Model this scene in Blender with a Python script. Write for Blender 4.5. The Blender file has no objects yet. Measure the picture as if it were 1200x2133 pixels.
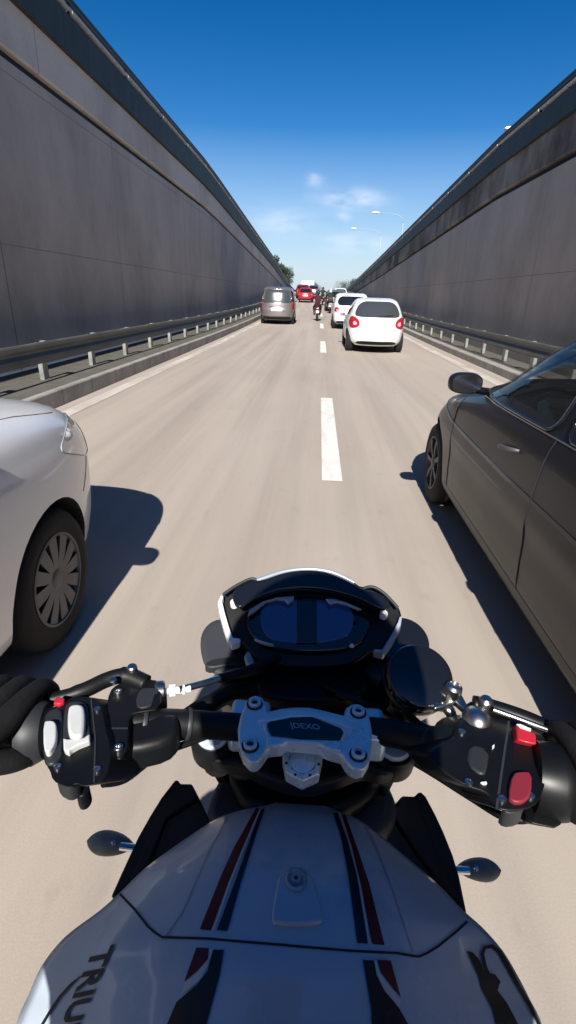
import bpy, bmesh, math, random
from mathutils import Vector, Matrix
from mathutils.bvhtree import BVHTree
random.seed(4)
R = math.radians
scene = bpy.context.scene
col = scene.collection

# ------------------------------------------------------------------ camera
CAMH = 1.5
PITCH, YAW, ROLL = 22.95, 2.56, 1.8
FPX = 1066.0
_p, _y, _r = R(PITCH), R(YAW), R(ROLL)
FW = Vector((-math.sin(_y)*math.cos(_p), math.cos(_y)*math.cos(_p), -math.sin(_p)))
_rt = FW.cross(Vector((0, 0, 1))).normalized()
_up = _rt.cross(FW)
RT = math.cos(_r)*_rt + math.sin(_r)*_up
UP = -math.sin(_r)*_rt + math.cos(_r)*_up
CAMP = Vector((0, 0, CAMH))
cam_d = bpy.data.cameras.new('camera')
cam = bpy.data.objects.new('camera', cam_d)
col.objects.link(cam)
m3 = Matrix((RT, UP, -FW)).transposed()
cam.matrix_world = Matrix.Translation(CAMP) @ m3.to_4x4()
cam_d.sensor_fit = 'VERTICAL'
cam_d.angle = 2*math.atan(1066.5/FPX)
cam_d.clip_start = 0.02
cam_d.clip_end = 6000
scene.camera = cam

# ------------------------------------------------------------------ sky and sun
SUN_EL = 37.0
world = bpy.data.worlds.new('World'); scene.world = world
world.use_nodes = True
wt = world.node_tree; wn = wt.nodes; wl = wt.links
bg = wn['Background']; bg.inputs['Strength'].default_value = 0.085
sky = wn.new('ShaderNodeTexSky'); sky.sky_type = 'NISHITA'; sky.sun_disc = False
sky.sun_elevation = R(SUN_EL); sky.sun_rotation = R(180)
sky.air_density = 1.0; sky.dust_density = 0.35; sky.ozone_density = 2.2
tc = wn.new('ShaderNodeTexCoord')
sep = wn.new('ShaderNodeSeparateXYZ'); wl.new(tc.outputs['Generated'], sep.inputs[0])
def wmath(op, a, b=None, c=None):
    n = wn.new('ShaderNodeMath'); n.operation = op
    for i, v in enumerate((a, b, c)):
        if v is None: continue
        if isinstance(v, (int, float)): n.inputs[i].default_value = v
        else: wl.new(v, n.inputs[i])
    return n.outputs[0]
yy_ = wmath('MAXIMUM', sep.outputs['Y'], 0.05)
ax_ = wmath('DIVIDE', sep.outputs['X'], yy_)
az_ = wmath('DIVIDE', sep.outputs['Z'], yy_)
noi = wn.new('ShaderNodeTexNoise'); noi.inputs['Scale'].default_value = 26; noi.inputs['Detail'].default_value = 6
mp = wn.new('ShaderNodeMapping'); mp.inputs['Scale'].default_value = (0.8, 1, 2.6)
wl.new(tc.outputs['Generated'], mp.inputs[0]); wl.new(mp.outputs[0], noi.inputs[0])
tot = None
for (cx, cz, sx, sz, a) in ((0.045, 0.150, 0.05, 0.015, 1.0), (-0.018, 0.180, 0.014, 0.010, 0.7), (0.06, 0.085, 0.05, 0.014, .7), (-0.07, 0.115, 0.05, 0.02, .6), (0.035, 0.125, 0.012, .006, .7), (0.25, .07, .1, .02, .5)):
    dx = wmath('DIVIDE', wmath('SUBTRACT', ax_, cx), sx); dz = wmath('DIVIDE', wmath('SUBTRACT', az_, cz), sz)
    q = wmath('ADD', wmath('MULTIPLY', dx, dx), wmath('MULTIPLY', dz, dz))
    g = wmath('MULTIPLY', wmath('POWER', 2.718, wmath('MULTIPLY', q, -1.0)), a)
    tot = g if tot is None else wmath('ADD', tot, g)
cl = wmath('MULTIPLY', tot, wmath('MULTIPLY_ADD', noi.outputs['Fac'], 2.6, -0.75))
cl = wmath('MULTIPLY', wmath('MINIMUM', wmath('MAXIMUM', cl, 0.0), 1.0), 0.62)
hs = wn.new('ShaderNodeHueSaturation'); hs.inputs['Saturation'].default_value = 1.42
tint = wn.new('ShaderNodeMixRGB'); tint.inputs['Color1'].default_value = (.84, .86, .95, 1); tint.inputs['Color2'].default_value = (.60, .60, .68, 1)
wl.new(wmath('MINIMUM', wmath('MULTIPLY', wmath('MAXIMUM', wmath('SUBTRACT', sep.outputs['Z'], .08), 0.0), 2.9), 1.0), tint.inputs['Fac'])
mul = wn.new('ShaderNodeMixRGB'); mul.blend_type = 'MULTIPLY'; mul.inputs['Fac'].default_value = 1.0
wl.new(sky.outputs[0], mul.inputs['Color1']); wl.new(tint.outputs[0], mul.inputs['Color2']); wl.new(mul.outputs[0], hs.inputs['Color'])
hz = wn.new('ShaderNodeMixRGB'); wl.new(wmath('MULTIPLY', wmath('MAXIMUM', wmath('SUBTRACT', 1.0, wmath('DIVIDE', wmath('MAXIMUM', sep.outputs['Z'], 0.0), .24)), 0.0), .75), hz.inputs['Fac'])
wl.new(hs.outputs[0], hz.inputs['Color1']); hz.inputs['Color2'].default_value = (4.6, 5.7, 7.2, 1)
mixc = wn.new('ShaderNodeMixRGB'); wl.new(cl, mixc.inputs['Fac']); wl.new(hz.outputs[0], mixc.inputs['Color1'])
mixc.inputs['Color2'].default_value = (8.6, 9.0, 9.6, 1)
wl.new(mixc.outputs[0], bg.inputs['Color'])

sd = bpy.data.lights.new('sun', 'SUN'); sd.energy = 5.0; sd.angle = R(0.5); sd.color = (1.0, 0.955, 0.88)
sun = bpy.data.objects.new('sun', sd); col.objects.link(sun)
sdir = Vector((0.02, math.cos(R(SUN_EL)), -math.sin(R(SUN_EL))))
sun.rotation_euler = sdir.to_track_quat('-Z', 'Y').to_euler()
sun.location = (0, -20, 30)
scene.view_settings.view_transform = 'Standard'
scene.view_settings.look = 'None'
scene.view_settings.exposure = 0.55
scene.view_settings.gamma = 1.0

# ------------------------------------------------------------------ helpers
def pray(px, py):
    return FW + RT*((px-600)/FPX) + UP*((1066.5-py)/FPX)
def at(px, py, z):
    d = pray(px, py); t = (z-CAMH)/d.z
    return CAMP + d*t
def aty(px, py, y):
    d = pray(px, py); return CAMP + d*(y/d.y)
def gz(y):                       # road level: flat, then climbing out of the cutting
    if y < 15: return 0.0
    if y < 55: return 0.0004*(y-15)**2
    if y < 75: return 0.64+0.032*(y-55)
    if y < 95: return 1.28+0.032*(y-75)-0.0008*(y-75)**2
    return 1.60
def tag(o, label=None, cat=None, group=None, kind=None):
    if label: o['label'] = label
    if cat: o['category'] = cat
    if group: o['group'] = group
    if kind: o['kind'] = kind
    return o
def empty(name, loc=(0, 0, 0), rz=0.0, label=None, cat=None, group=None):
    o = bpy.data.objects.new(name, None); col.objects.link(o)
    o.location = loc; o.rotation_euler = (0, 0, rz); o.empty_display_size = 0.1
    return tag(o, label, cat, group)

class MB:
    def __init__(s): s.v = []; s.f = []
    def add(s, vs, fs):
        b = len(s.v); s.v += [Vector(v) for v in vs]; s.f += [tuple(b+i for i in f) for f in fs]
    def box(s, c, d, rot=None):
        c = Vector(c); hx, hy, hz = d[0]/2, d[1]/2, d[2]/2
        vs = [Vector((x, y, z)) for x in (-hx, hx) for y in (-hy, hy) for z in (-hz, hz)]
        if rot is not None: vs = [rot @ v for v in vs]
        s.add([c+v for v in vs], [(0,1,3,2), (4,6,7,5), (0,4,5,1), (2,3,7,6), (0,2,6,4), (1,5,7,3)])
        return s
    def ring_loft(s, rings, cap=True, closed=True):
        n = len(rings[0]); vs = [v for r in rings for v in r]; fs = []
        for i in range(len(rings)-1):
            for j in range(n if closed else n-1):
                k = (j+1) % n
                fs.append((i*n+j, i*n+k, (i+1)*n+k, (i+1)*n+j))
        if cap:
            fs.append(tuple(range(n))[::-1]); fs.append(tuple((len(rings)-1)*n+j for j in range(n)))
        s.add(vs, fs); return s
    def tube(s, pts, r, n=12, cap=True):
        pts = [Vector(p) for p in pts]
        rs = list(r) if isinstance(r, (list, tuple)) else [r]*len(pts)
        if len(rs) != len(pts):      # spread the given radii along the path
            q = [i*(len(rs)-1)/max(1, len(pts)-1) for i in range(len(pts))]
            rs = [rs[int(t)]+(rs[min(int(t)+1, len(rs)-1)]-rs[int(t)])*(t-int(t)) for t in q]
        prev = None; rings = []
        for i, p in enumerate(pts):
            t = (pts[min(i+1, len(pts)-1)]-pts[max(i-1, 0)]).normalized()
            if prev is None:
                a = Vector((0, 0, 1)) if abs(t.z) < .9 else Vector((1, 0, 0))
                prev = (a - t*a.dot(t)).normalized()
            else: prev = (prev - t*prev.dot(t)).normalized()
            b = t.cross(prev)
            rings.append([p + (prev*math.cos(2*math.pi*k/n)+b*math.sin(2*math.pi*k/n))*rs[i] for k in range(n)])
        return s.ring_loft(rings, cap)
    def lathe(s, prof, c, axis=(0, 0, 1), n=32, cap=True):   # prof: (radius, along)
        a = Vector(axis).normalized(); u = a.orthogonal().normalized(); w = a.cross(u); c = Vector(c)
        rings = [[c + a*h + (u*math.cos(2*math.pi*k/n)+w*math.sin(2*math.pi*k/n))*r for k in range(n)] for r, h in prof]
        return s.ring_loft(rings, cap)
    def prism(s, top, off):      # top: 3d outline, off: offset vector to the bottom
        off = Vector(off); n = len(top); top = [Vector(t) for t in top]
        bot = [t+off for t in top]
        fs = [tuple(range(n)), tuple(range(2*n-1, n-1, -1))] + [(i, n+i, n+(i+1) % n, (i+1) % n) for i in range(n)]
        s.add(top+bot, fs); return s
    def build(s, name, m, parent=None, smooth=False, bevel=0, seg=2, angle=35, sub=0):
        me = bpy.data.meshes.new(name); me.from_pydata([tuple(v) for v in s.v], [], s.f)
        bm = bmesh.new(); bm.from_mesh(me); bmesh.ops.recalc_face_normals(bm, faces=bm.faces); bm.to_mesh(me); bm.free()
        o = bpy.data.objects.new(name, me); col.objects.link(o); o.parent = parent
        me.materials.append(m)
        if bevel:
            b = o.modifiers.new('bevel', 'BEVEL'); b.width = bevel; b.segments = seg; b.limit_method = 'ANGLE'; b.angle_limit = R(angle)
        if sub:
            b = o.modifiers.new('sub', 'SUBSURF'); b.levels = sub; b.render_levels = sub
        if smooth or bevel:
            for p in me.polygons: p.use_smooth = True
            if not smooth or smooth == 'auto':
                try: me.set_sharp_from_angle(angle=R(angle))
                except Exception: pass
        return o

def grid(name, fn, nu, nv, m, parent=None, smooth=True, closed=False):
    mb = MB(); vs = [fn(i/(nu), j/(nv)) for i in range(nu+1) for j in range(nv+1)]
    fs = [(i*(nv+1)+j, (i+1)*(nv+1)+j, (i+1)*(nv+1)+j+1, i*(nv+1)+j+1) for i in range(nu) for j in range(nv)]
    mb.add(vs, fs); return mb.build(name, m, parent, smooth=smooth)

# ------------------------------------------------------------------ materials
def mat(name, c, rough=.5, metal=0, coat=0, noise=0, nscale=20, bump=0, bscale=60, spec=.5, rvar=0, emit=None, trans=0, alpha=1, stretch=(1, 1, 1), c2=None):
    m = bpy.data.materials.new(name); m.use_nodes = True; t = m.node_tree; b = t.nodes['Principled BSDF']
    b.inputs['Base Color'].default_value = (*c, 1); b.inputs['Roughness'].default_value = rough; b.inputs['Metallic'].default_value = metal
    b.inputs['Coat Weight'].default_value = coat; b.inputs['Coat Roughness'].default_value = .06
    b.inputs['Specular IOR Level'].default_value = spec
    b.inputs['Transmission Weight'].default_value = trans; b.inputs['Alpha'].default_value = alpha
    if emit: b.inputs['Emission Color'].default_value = (*emit[:3], 1); b.inputs['Emission Strength'].default_value = emit[3]
    if noise or rvar or bump:
        tcn = t.nodes.new('ShaderNodeTexCoord'); mpn = t.nodes.new('ShaderNodeMapping'); mpn.inputs['Scale'].default_value = stretch
        t.links.new(tcn.outputs['Object'], mpn.inputs[0])
        n = t.nodes.new('ShaderNodeTexNoise'); n.inputs['Scale'].default_value = nscale; n.inputs['Detail'].default_value = 8; n.inputs['Roughness'].default_value = .6
        t.links.new(mpn.outputs[0], n.inputs[0])
        if noise:
            r = t.nodes.new('ShaderNodeValToRGB'); r.color_ramp.elements[0].position = .3; r.color_ramp.elements[1].position = .7
            d = c2 if c2 else tuple(x*(1-noise) for x in c)
            r.color_ramp.elements[0].color = (*d, 1); r.color_ramp.elements[1].color = (*[min(1, x*(1+noise*.35)) for x in c], 1)
            t.links.new(n.outputs['Fac'], r.inputs[0]); t.links.new(r.outputs[0], b.inputs['Base Color'])
        if rvar:
            mr = t.nodes.new('ShaderNodeMapRange'); mr.inputs[1].default_value = .3; mr.inputs[2].default_value = .7
            mr.inputs[3].default_value = max(0, rough-rvar); mr.inputs[4].default_value = min(1, rough+rvar)
            t.links.new(n.outputs['Fac'], mr.inputs[0]); t.links.new(mr.outputs[0], b.inputs['Roughness'])
        if bump:
            n2 = t.nodes.new('ShaderNodeTexNoise'); n2.inputs['Scale'].default_value = bscale; n2.inputs['Detail'].default_value = 4
            t.links.new(tcn.outputs['Object'], n2.inputs[0])
            bp = t.nodes.new('ShaderNodeBump'); bp.inputs['Strength'].default_value = bump; bp.inputs['Distance'].default_value = .01
            t.links.new(n2.outputs['Fac'], bp.inputs['Height']); t.links.new(bp.outputs[0], b.inputs['Normal'])
    return m

def layered(name, base, dark, light, layers, rough=.85, bump=.3, bscale=90, spec=.35, joints=None):
    """concrete/asphalt: layers = [(scale, stretch, lo, hi, 'dark'|'light', strength)] mixed over the base colour"""
    m = bpy.data.materials.new(name); m.use_nodes = True; t = m.node_tree; b = t.nodes['Principled BSDF']
    b.inputs['Roughness'].default_value = rough; b.inputs['Specular IOR Level'].default_value = spec
    tcn = t.nodes.new('ShaderNodeTexCoord'); cur = None
    rgb = t.nodes.new('ShaderNodeRGB'); rgb.outputs[0].default_value = (*base, 1); cur = rgb.outputs[0]
    for (sc, st, lo, hi, k, a) in layers:
        mpn = t.nodes.new('ShaderNodeMapping'); mpn.inputs['Scale'].default_value = st; mpn.inputs['Location'].default_value = (random.random()*9, random.random()*9, 0)
        t.links.new(tcn.outputs['Object'], mpn.inputs[0])
        n = t.nodes.new('ShaderNodeTexNoise'); n.inputs['Scale'].default_value = sc; n.inputs['Detail'].default_value = 7; n.inputs['Roughness'].default_value = .62
        t.links.new(mpn.outputs[0], n.inputs[0])
        mr = t.nodes.new('ShaderNodeMapRange'); mr.inputs[1].default_value = lo; mr.inputs[2].default_value = hi; mr.inputs[4].default_value = a
        t.links.new(n.outputs['Fac'], mr.inputs[0])
        mx = t.nodes.new('ShaderNodeMixRGB'); t.links.new(mr.outputs[0], mx.inputs[0]); t.links.new(cur, mx.inputs[1])
        mx.inputs[2].default_value = (*(dark if k == 'dark' else light), 1); cur = mx.outputs[0]
    if joints:      # (axis index, period, offset, width, colour)
        sp = t.nodes.new('ShaderNodeSeparateXYZ'); t.links.new(tcn.outputs['Object'], sp.inputs[0])
        for (axi, per, off, wd, c) in joints:
            def mm(op, a, b_):
                q = t.nodes.new('ShaderNodeMath'); q.operation = op
                for i, v in enumerate((a, b_)):
                    if isinstance(v, (int, float)): q.inputs[i].default_value = v
                    else: t.links.new(v, q.inputs[i])
                return q.outputs[0]
            fr = mm('FLOORED_MODULO', mm('ADD', sp.outputs[axi], off), per)
            lt = mm('LESS_THAN', fr, wd)
            mx = t.nodes.new('ShaderNodeMixRGB'); t.links.new(mm('MULTIPLY', lt, .8), mx.inputs[0]); t.links.new(cur, mx.inputs[1]); mx.inputs[2].default_value = (*c, 1); cur = mx.outputs[0]
    t.links.new(cur, b.inputs['Base Color'])
    n2 = t.nodes.new('ShaderNodeTexNoise'); n2.inputs['Scale'].default_value = bscale; n2.inputs['Detail'].default_value = 5
    t.links.new(tcn.outputs['Object'], n2.inputs[0])
    bp = t.nodes.new('ShaderNodeBump'); bp.inputs['Strength'].default_value = bump; bp.inputs['Distance'].default_value = .008
    t.links.new(n2.outputs['Fac'], bp.inputs['Height']); t.links.new(bp.outputs[0], b.inputs['Normal'])
    return m

M = {}
M['road'] = layered('asphalt_worn', (.445, .38, .318), (.22, .19, .17), (.50, .45, .40),
    [(140, (1, 1, 1), .36, .60, 'dark', .15), (320, (1, 1, 1), .55, .68, 'light', .45), (1.1, (1, .12, 1), .42, .68, 'light', .45), (2.2, (1.0, .02, 1), .46, .72, 'dark', .42), (.8, (1, .03, 1), .5, .68, 'dark', .28), (.35, (1, .6, 1), .5, .75, 'dark', .2), (7, (1, .5, 1), .60, .72, 'dark', .22), (11, (1, .8, 1), .70, .76, 'dark', .45)], rough=.8, bump=.07, bscale=160, spec=.4)
M['wall'] = layered('wall_concrete', (.50, .455, .405), (.23, .21, .185), (.58, .53, .48),
    [(.30, (1, 1, .9), .42, .68, 'dark', .55), (.9, (1, .6, .22), .48, .74, 'dark', .45), (.45, (1, 1, .5), .45, .7, 'light', .5), (5, (1, .7, .35), .56, .74, 'dark', .25), (60, (1, 1, 1), .45, .7, 'dark', .22), (2.2, (1, 1, .06), .62, .74, 'dark', .5)], rough=.92, bump=.4, bscale=14, joints=[(1, 12.0, 3.4, .025, (.12, .11, .10)), (2, 2.4, .3, .015, (.2, .18, .16))])
M['upper'] = layered('wall_upper_concrete', (.62, .56, .50), (.20, .185, .165), (.50, .47, .43),
    [(.5, (1, .6, .5), .45, .7, 'dark', .45), (30, (1, 1, 1), .45, .7, 'dark', .2)], rough=.9, bump=.3, bscale=20, joints=[(1, 6.0, 1.4, .02, (.16, .15, .14))])
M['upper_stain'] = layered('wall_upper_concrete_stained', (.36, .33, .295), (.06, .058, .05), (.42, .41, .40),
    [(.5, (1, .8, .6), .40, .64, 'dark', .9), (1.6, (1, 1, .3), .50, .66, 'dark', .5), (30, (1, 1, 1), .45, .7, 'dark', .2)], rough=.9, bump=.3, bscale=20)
M['fascia'] = layered('fascia_dark_green', (.035, .043, .040), (.012, .014, .013), (.07, .08, .075),
    [(2, (1, 1, .3), .45, .7, 'dark', .6), (6, (1, 1, .15), .55, .75, 'light', .5)], rough=.6, bump=.1, joints=[(1, 3.0, .4, .02, (.005, .005, .005))])
M['navy_metal'] = mat('navy_metal', (.012, .02, .035), .45, .3, noise=.3, nscale=3)
M['coping'] = mat('coping_concrete', (.55, .53, .50), .85, noise=.4, nscale=6, bump=.2)
M['kerb'] = layered('kerb_concrete', (.40, .375, .34), (.16, .15, .14), (.55, .52, .48), [(2, (1, 1, 1), .42, .7, 'dark', .6), (40, (1, 1, 1), .45, .7, 'dark', .3)], rough=.9, joints=[(1, 1.0, 0, .015, (.05, .05, .05))])
M['verge'] = layered('verge_soil', (.13, .12, .10), (.06, .06, .05), (.2, .19, .17), [(4, (1, 1, 1), .4, .7, 'dark', .6), (60, (1, 1, 1), .5, .7, 'light', .4)], rough=.95)
M['land'] = layered('dry_grass_land', (.12, .12, .06), (.05, .065, .03), (.22, .2, .13), [(.05, (1, 1, 1), .4, .65, 'dark', .7), (.6, (1, 1, 1), .45, .7, 'light', .5)], rough=.95)
M['paint_line'] = layered('road_paint', (.78, .76, .71), (.40, .36, .31), (.8, .8, .8), [(5, (1, .25, 1), .50, .74, 'dark', .5), (120, (1, 1, 1), .5, .66, 'dark', .22)], rough=.7)
M['galv'] = mat('galvanised_steel', (.36, .37, .36), .55, .55, noise=.45, nscale=5, rvar=.12, stretch=(1, .4, 1))
M['rail'] = mat('weathered_rail_steel', (.16, .165, .155), .6, .45, noise=.5, nscale=4, rvar=.1, stretch=(1, .3, 1))
M['leaf'] = mat('leaves', (.06, .085, .035), .6, noise=.5, nscale=.9)
M['leaf_dark'] = mat('leaves_dark', (.03, .05, .02), .6, noise=.5, nscale=.9)
M['bark'] = mat('bark', (.10, .075, .05), .9, noise=.4, nscale=8)
M['plaster'] = mat('plaster', (.45, .42, .38), .9, noise=.2, nscale=2)
M['glass_dark'] = mat('window_glass', (.012, .014, .016), .06, spec=.7, coat=.4)
M['glass_tint'] = mat('tinted_glass', (.02, .025, .024), .04, spec=.8, alpha=.42, coat=.4)
M['rear_glass'] = mat('rear_glass', (.05, .055, .06), .18, spec=.8, coat=.5)
M['white_paint'] = mat('white_car_paint', (.84, .85, .86), .35, coat=.8, noise=.05, nscale=3, rvar=.04)
M['silver_paint'] = mat('silver_car_paint', (.25, .225, .225), .36, .5, coat=.8, noise=.06, nscale=2)
M['dark_paint'] = mat('dark_grey_car_paint', (.010, .0105, .015), .4, .0, spec=.22, coat=.25, rvar=.03, nscale=2)
M['red_paint'] = mat('red_car_paint', (.38, .02, .03), .3, coat=.8, noise=.05)
M['green_paint'] = mat('grey_green_paint', (.10, .12, .10), .35, coat=.6)
M['rubber'] = mat('tyre_rubber', (.010, .010, .010), .85, noise=.3, nscale=30, bump=.2)
M['plastic'] = mat('black_plastic', (.0055, .006, .007), .46, spec=.35, noise=.25, nscale=8, rvar=.1)
M['plastic_gloss'] = mat('gloss_black', (.008, .009, .012), .12, coat=.6)
M['plastic_soft'] = mat('soft_grey_plastic', (.026, .028, .032), .5, noise=.2, nscale=8)
M['chrome'] = mat('chrome', (.75, .75, .75), .12, 1, noise=.08)
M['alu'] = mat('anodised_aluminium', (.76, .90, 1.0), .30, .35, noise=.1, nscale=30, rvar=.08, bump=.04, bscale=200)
M['steel'] = mat('steel', (.6, .58, .54), .28, 1, noise=.15, nscale=30)
M['hubcap'] = mat('hubcap_silver', (.12, .12, .125), .5, .4, noise=.2, nscale=8)
M['tail_red'] = mat('tail_light_red', (.42, .015, .03), .15, coat=.8)
M['tail_lit'] = mat('brake_lamp_lit', (.8, .25, .25), .2, coat=.8, emit=(1, .35, .35, 1.0))
M['lamp_clear'] = mat('headlamp_lens', (.55, .58, .62), .1, .3, coat=.9)
M['plate'] = mat('number_plate_white', (.75, .75, .75), .5)
M['plate_ink'] = mat('plate_ink', (.02, .02, .02), .5)
M['red_plastic'] = mat('red_switch', (.55, .02, .035), .35, coat=.3)
M['red_dull'] = mat('dull_red_switch', (.22, .02, .035), .5)
M['white_plastic'] = mat('pale_grey_switch', (.62, .63, .62), .4, noise=.1, nscale=40)
M['tank'] = mat('tank_paint', (.52, .60, .70), .28, coat=.7, noise=.04, nscale=6, rvar=.05)
M['navy_decal'] = mat('navy_decal', (.010, .014, .035), .35)
M['red_decal'] = mat('dark_red_decal', (.12, .008, .014), .35)
M['black_decal'] = mat('black_decal', (.008, .009, .012), .4)
M['pin_decal'] = mat('pale_pinstripe', (.72, .68, .66), .35)
M['seam'] = mat('panel_gap', (.02, .022, .03), .8)
M['screen'] = mat('display_glass', (.006, .012, .055), .08, coat=1.0, emit=(.01, .04, .22, .10))
M['trim_grey'] = mat('grey_trim', (.42, .46, .52), .3, .3, coat=.4)
M['trim_white'] = mat('white_trim', (.85, .86, .88), .25, coat=.6)
M['lens_grey'] = mat('indicator_lens', (.24, .24, .21), .6, coat=.1, noise=.3, nscale=60)
M['jacket'] = mat('black_jacket', (.016, .016, .018), .85, noise=.4, nscale=30, bump=.4, bscale=150)
M['glove'] = mat('black_glove', (.011, .011, .012), .8, spec=.3, noise=.4, nscale=60, bump=.12, bscale=250)
M['jeans'] = mat('dark_trousers', (.03, .035, .05), .9, noise=.3, nscale=60)
M['helmet'] = mat('helmet_shell', (.03, .03, .035), .2, coat=.8)
M['skin'] = mat('skin', (.48, .30, .21), .55)
M['duct'] = mat('grey_duct_plastic', (.055, .058, .066), .55)
M['fork_tube'] = mat('fork_outer_tube', (.008, .008, .009), .85, spec=.1)
M['shirt_tan'] = mat('tan_shirt', (.62, .50, .32), .85, noise=.2, nscale=30)
M['jacket_red'] = mat('dark_red_jacket', (.045, .008, .012), .9)
M['seat_fabric'] = mat('seat_fabric', (.06, .06, .06), .9)
M['amber'] = mat('amber_lens', (.6, .2, .02), .3, coat=.5)
M['roofbox'] = mat('lamp_head_white', (.8, .8, .8), .5)
M['lamp_pole'] = mat('lamp_pole_grey', (.42, .46, .50), .6)

# ------------------------------------------------------------------ setting: land, road, kerbs
YS = [-30, -20, -10, 0, 5, 10, 15] + [15+2*i for i in range(1, 45)] + [112, 140, 200, 400]
def strip(name, xs, zoff, m, ys=YS, uz=None, smooth=True):
    mb = MB(); n = len(xs)
    vs = [(x, y, gz(y)+zoff[i] if not uz else uz(x, y, i)) for y in ys for i, x in enumerate(xs)]
    fs = [(j*n+i, j*n+i+1, (j+1)*n+i+1, (j+1)*n+i) for j in range(len(ys)-1) for i in range(n-1)]
    mb.add(vs, fs); o = mb.build(name, m, None, smooth=False)
    return tag(o, kind='structure')
strip('road', [-3.5, -1.5, .2, 2.0, 4.05], [0]*5, M['road'])
KL, KR = -3.5, 4.05
strip('kerb_left', [KL-.10, KL-.012, KL, KL], [.22, .22, .205, 0.0], M['kerb'])
strip('verge_left', [KL-1.4, KL-.10], [.20, .216], M['verge'])
strip('kerb_right', [KR, KR, KR+.012, KR+.20], [0.0, .155, .17, .17], M['kerb'])
strip('verge_right', [KR+.20, KR+1.0], [.166, .15], M['verge'])
def walltop(y, side):
    pts = [(-40, 6.35), (25, 6.35), (60, 4.87), (92, 2.95), (112, 2.2)] if side < 0 else [(-40, 5.85), (18, 5.8), (49, 4.65), (107, 2.75), (125, 2.2)]
    for (a, b), (c, d) in zip(pts, pts[1:]):
        if y <= c: return b+(d-b)*(y-a)/(c-a)
    return pts[-1][1]
WX = {-1: -4.95, 1: 5.05}
# land outside the cutting: one sheet either side joined beyond its end
mb = MB(); ys = YS + [900, 2500, 5000]; xs = [-4000, -400, -60, -12, -5.6, -5.2, 5.35, 5.8, 12, 60, 400, 4000]
def landz(x, y):
    if y < 108: return (walltop(y, -1 if x < 0 else 1)-.45)
    return 1.45
vs = []; fs = []
for side in (-1, 1):
    X = [x for x in xs if x*side > 0]; b = len(vs); n = len(X)
    for y in ys:
        for x in X: vs.append((x, y, landz(x, y)))
    fs += [(b+j*n+i, b+j*n+i+1, b+(j+1)*n+i+1, b+(j+1)*n+i) for j in range(len(ys)-1) for i in range(n-1)]
b = len(vs); vs += [(-5.2, 112, 1.45), (5.35, 112, 1.45), (5.35, 5000, 1.45), (-5.2, 5000, 1.45)]; fs.append((b, b+1, b+2, b+3))
mb.add(vs, fs); tag(mb.build('ground', M['land']), kind='structure')
# markings
def marks(name, rects, label=None):
    mb = MB()
    for (x0, x1, y0, y1) in rects:
        n = max(1, int((y1-y0)/2.5)); b = []
        for k in range(n+1):
            y = y0+(y1-y0)*k/n
            b += [(x0, y, gz(y)+.005), (x1, y, gz(y)+.005)]
        mb.add(b, [(2*k, 2*k+1, 2*k+3, 2*k+2) for k in range(n)])
    return tag(mb.build(name, M['paint_line']), kind='structure')
marks('lane_markings', [(.10+.0*k, .28, 4.3+11.1*k-.02, 4.3+11.1*k+3.98) for k in range(-1, 10)])
M['paint_line'] = layered('worn_road_paint', (.62, .57, .51), (.42, .36, .31), (.8, .8, .8), [(3, (1, .3, 1), .40, .66, 'dark', .9), (120, (1, 1, 1), .5, .66, 'dark', .5)], rough=.8)
marks('edge_line_left', [(-3.30, -3.10, -30, 110)])
marks('edge_line_right', [(3.52, 3.76, -30, 110)])

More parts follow.
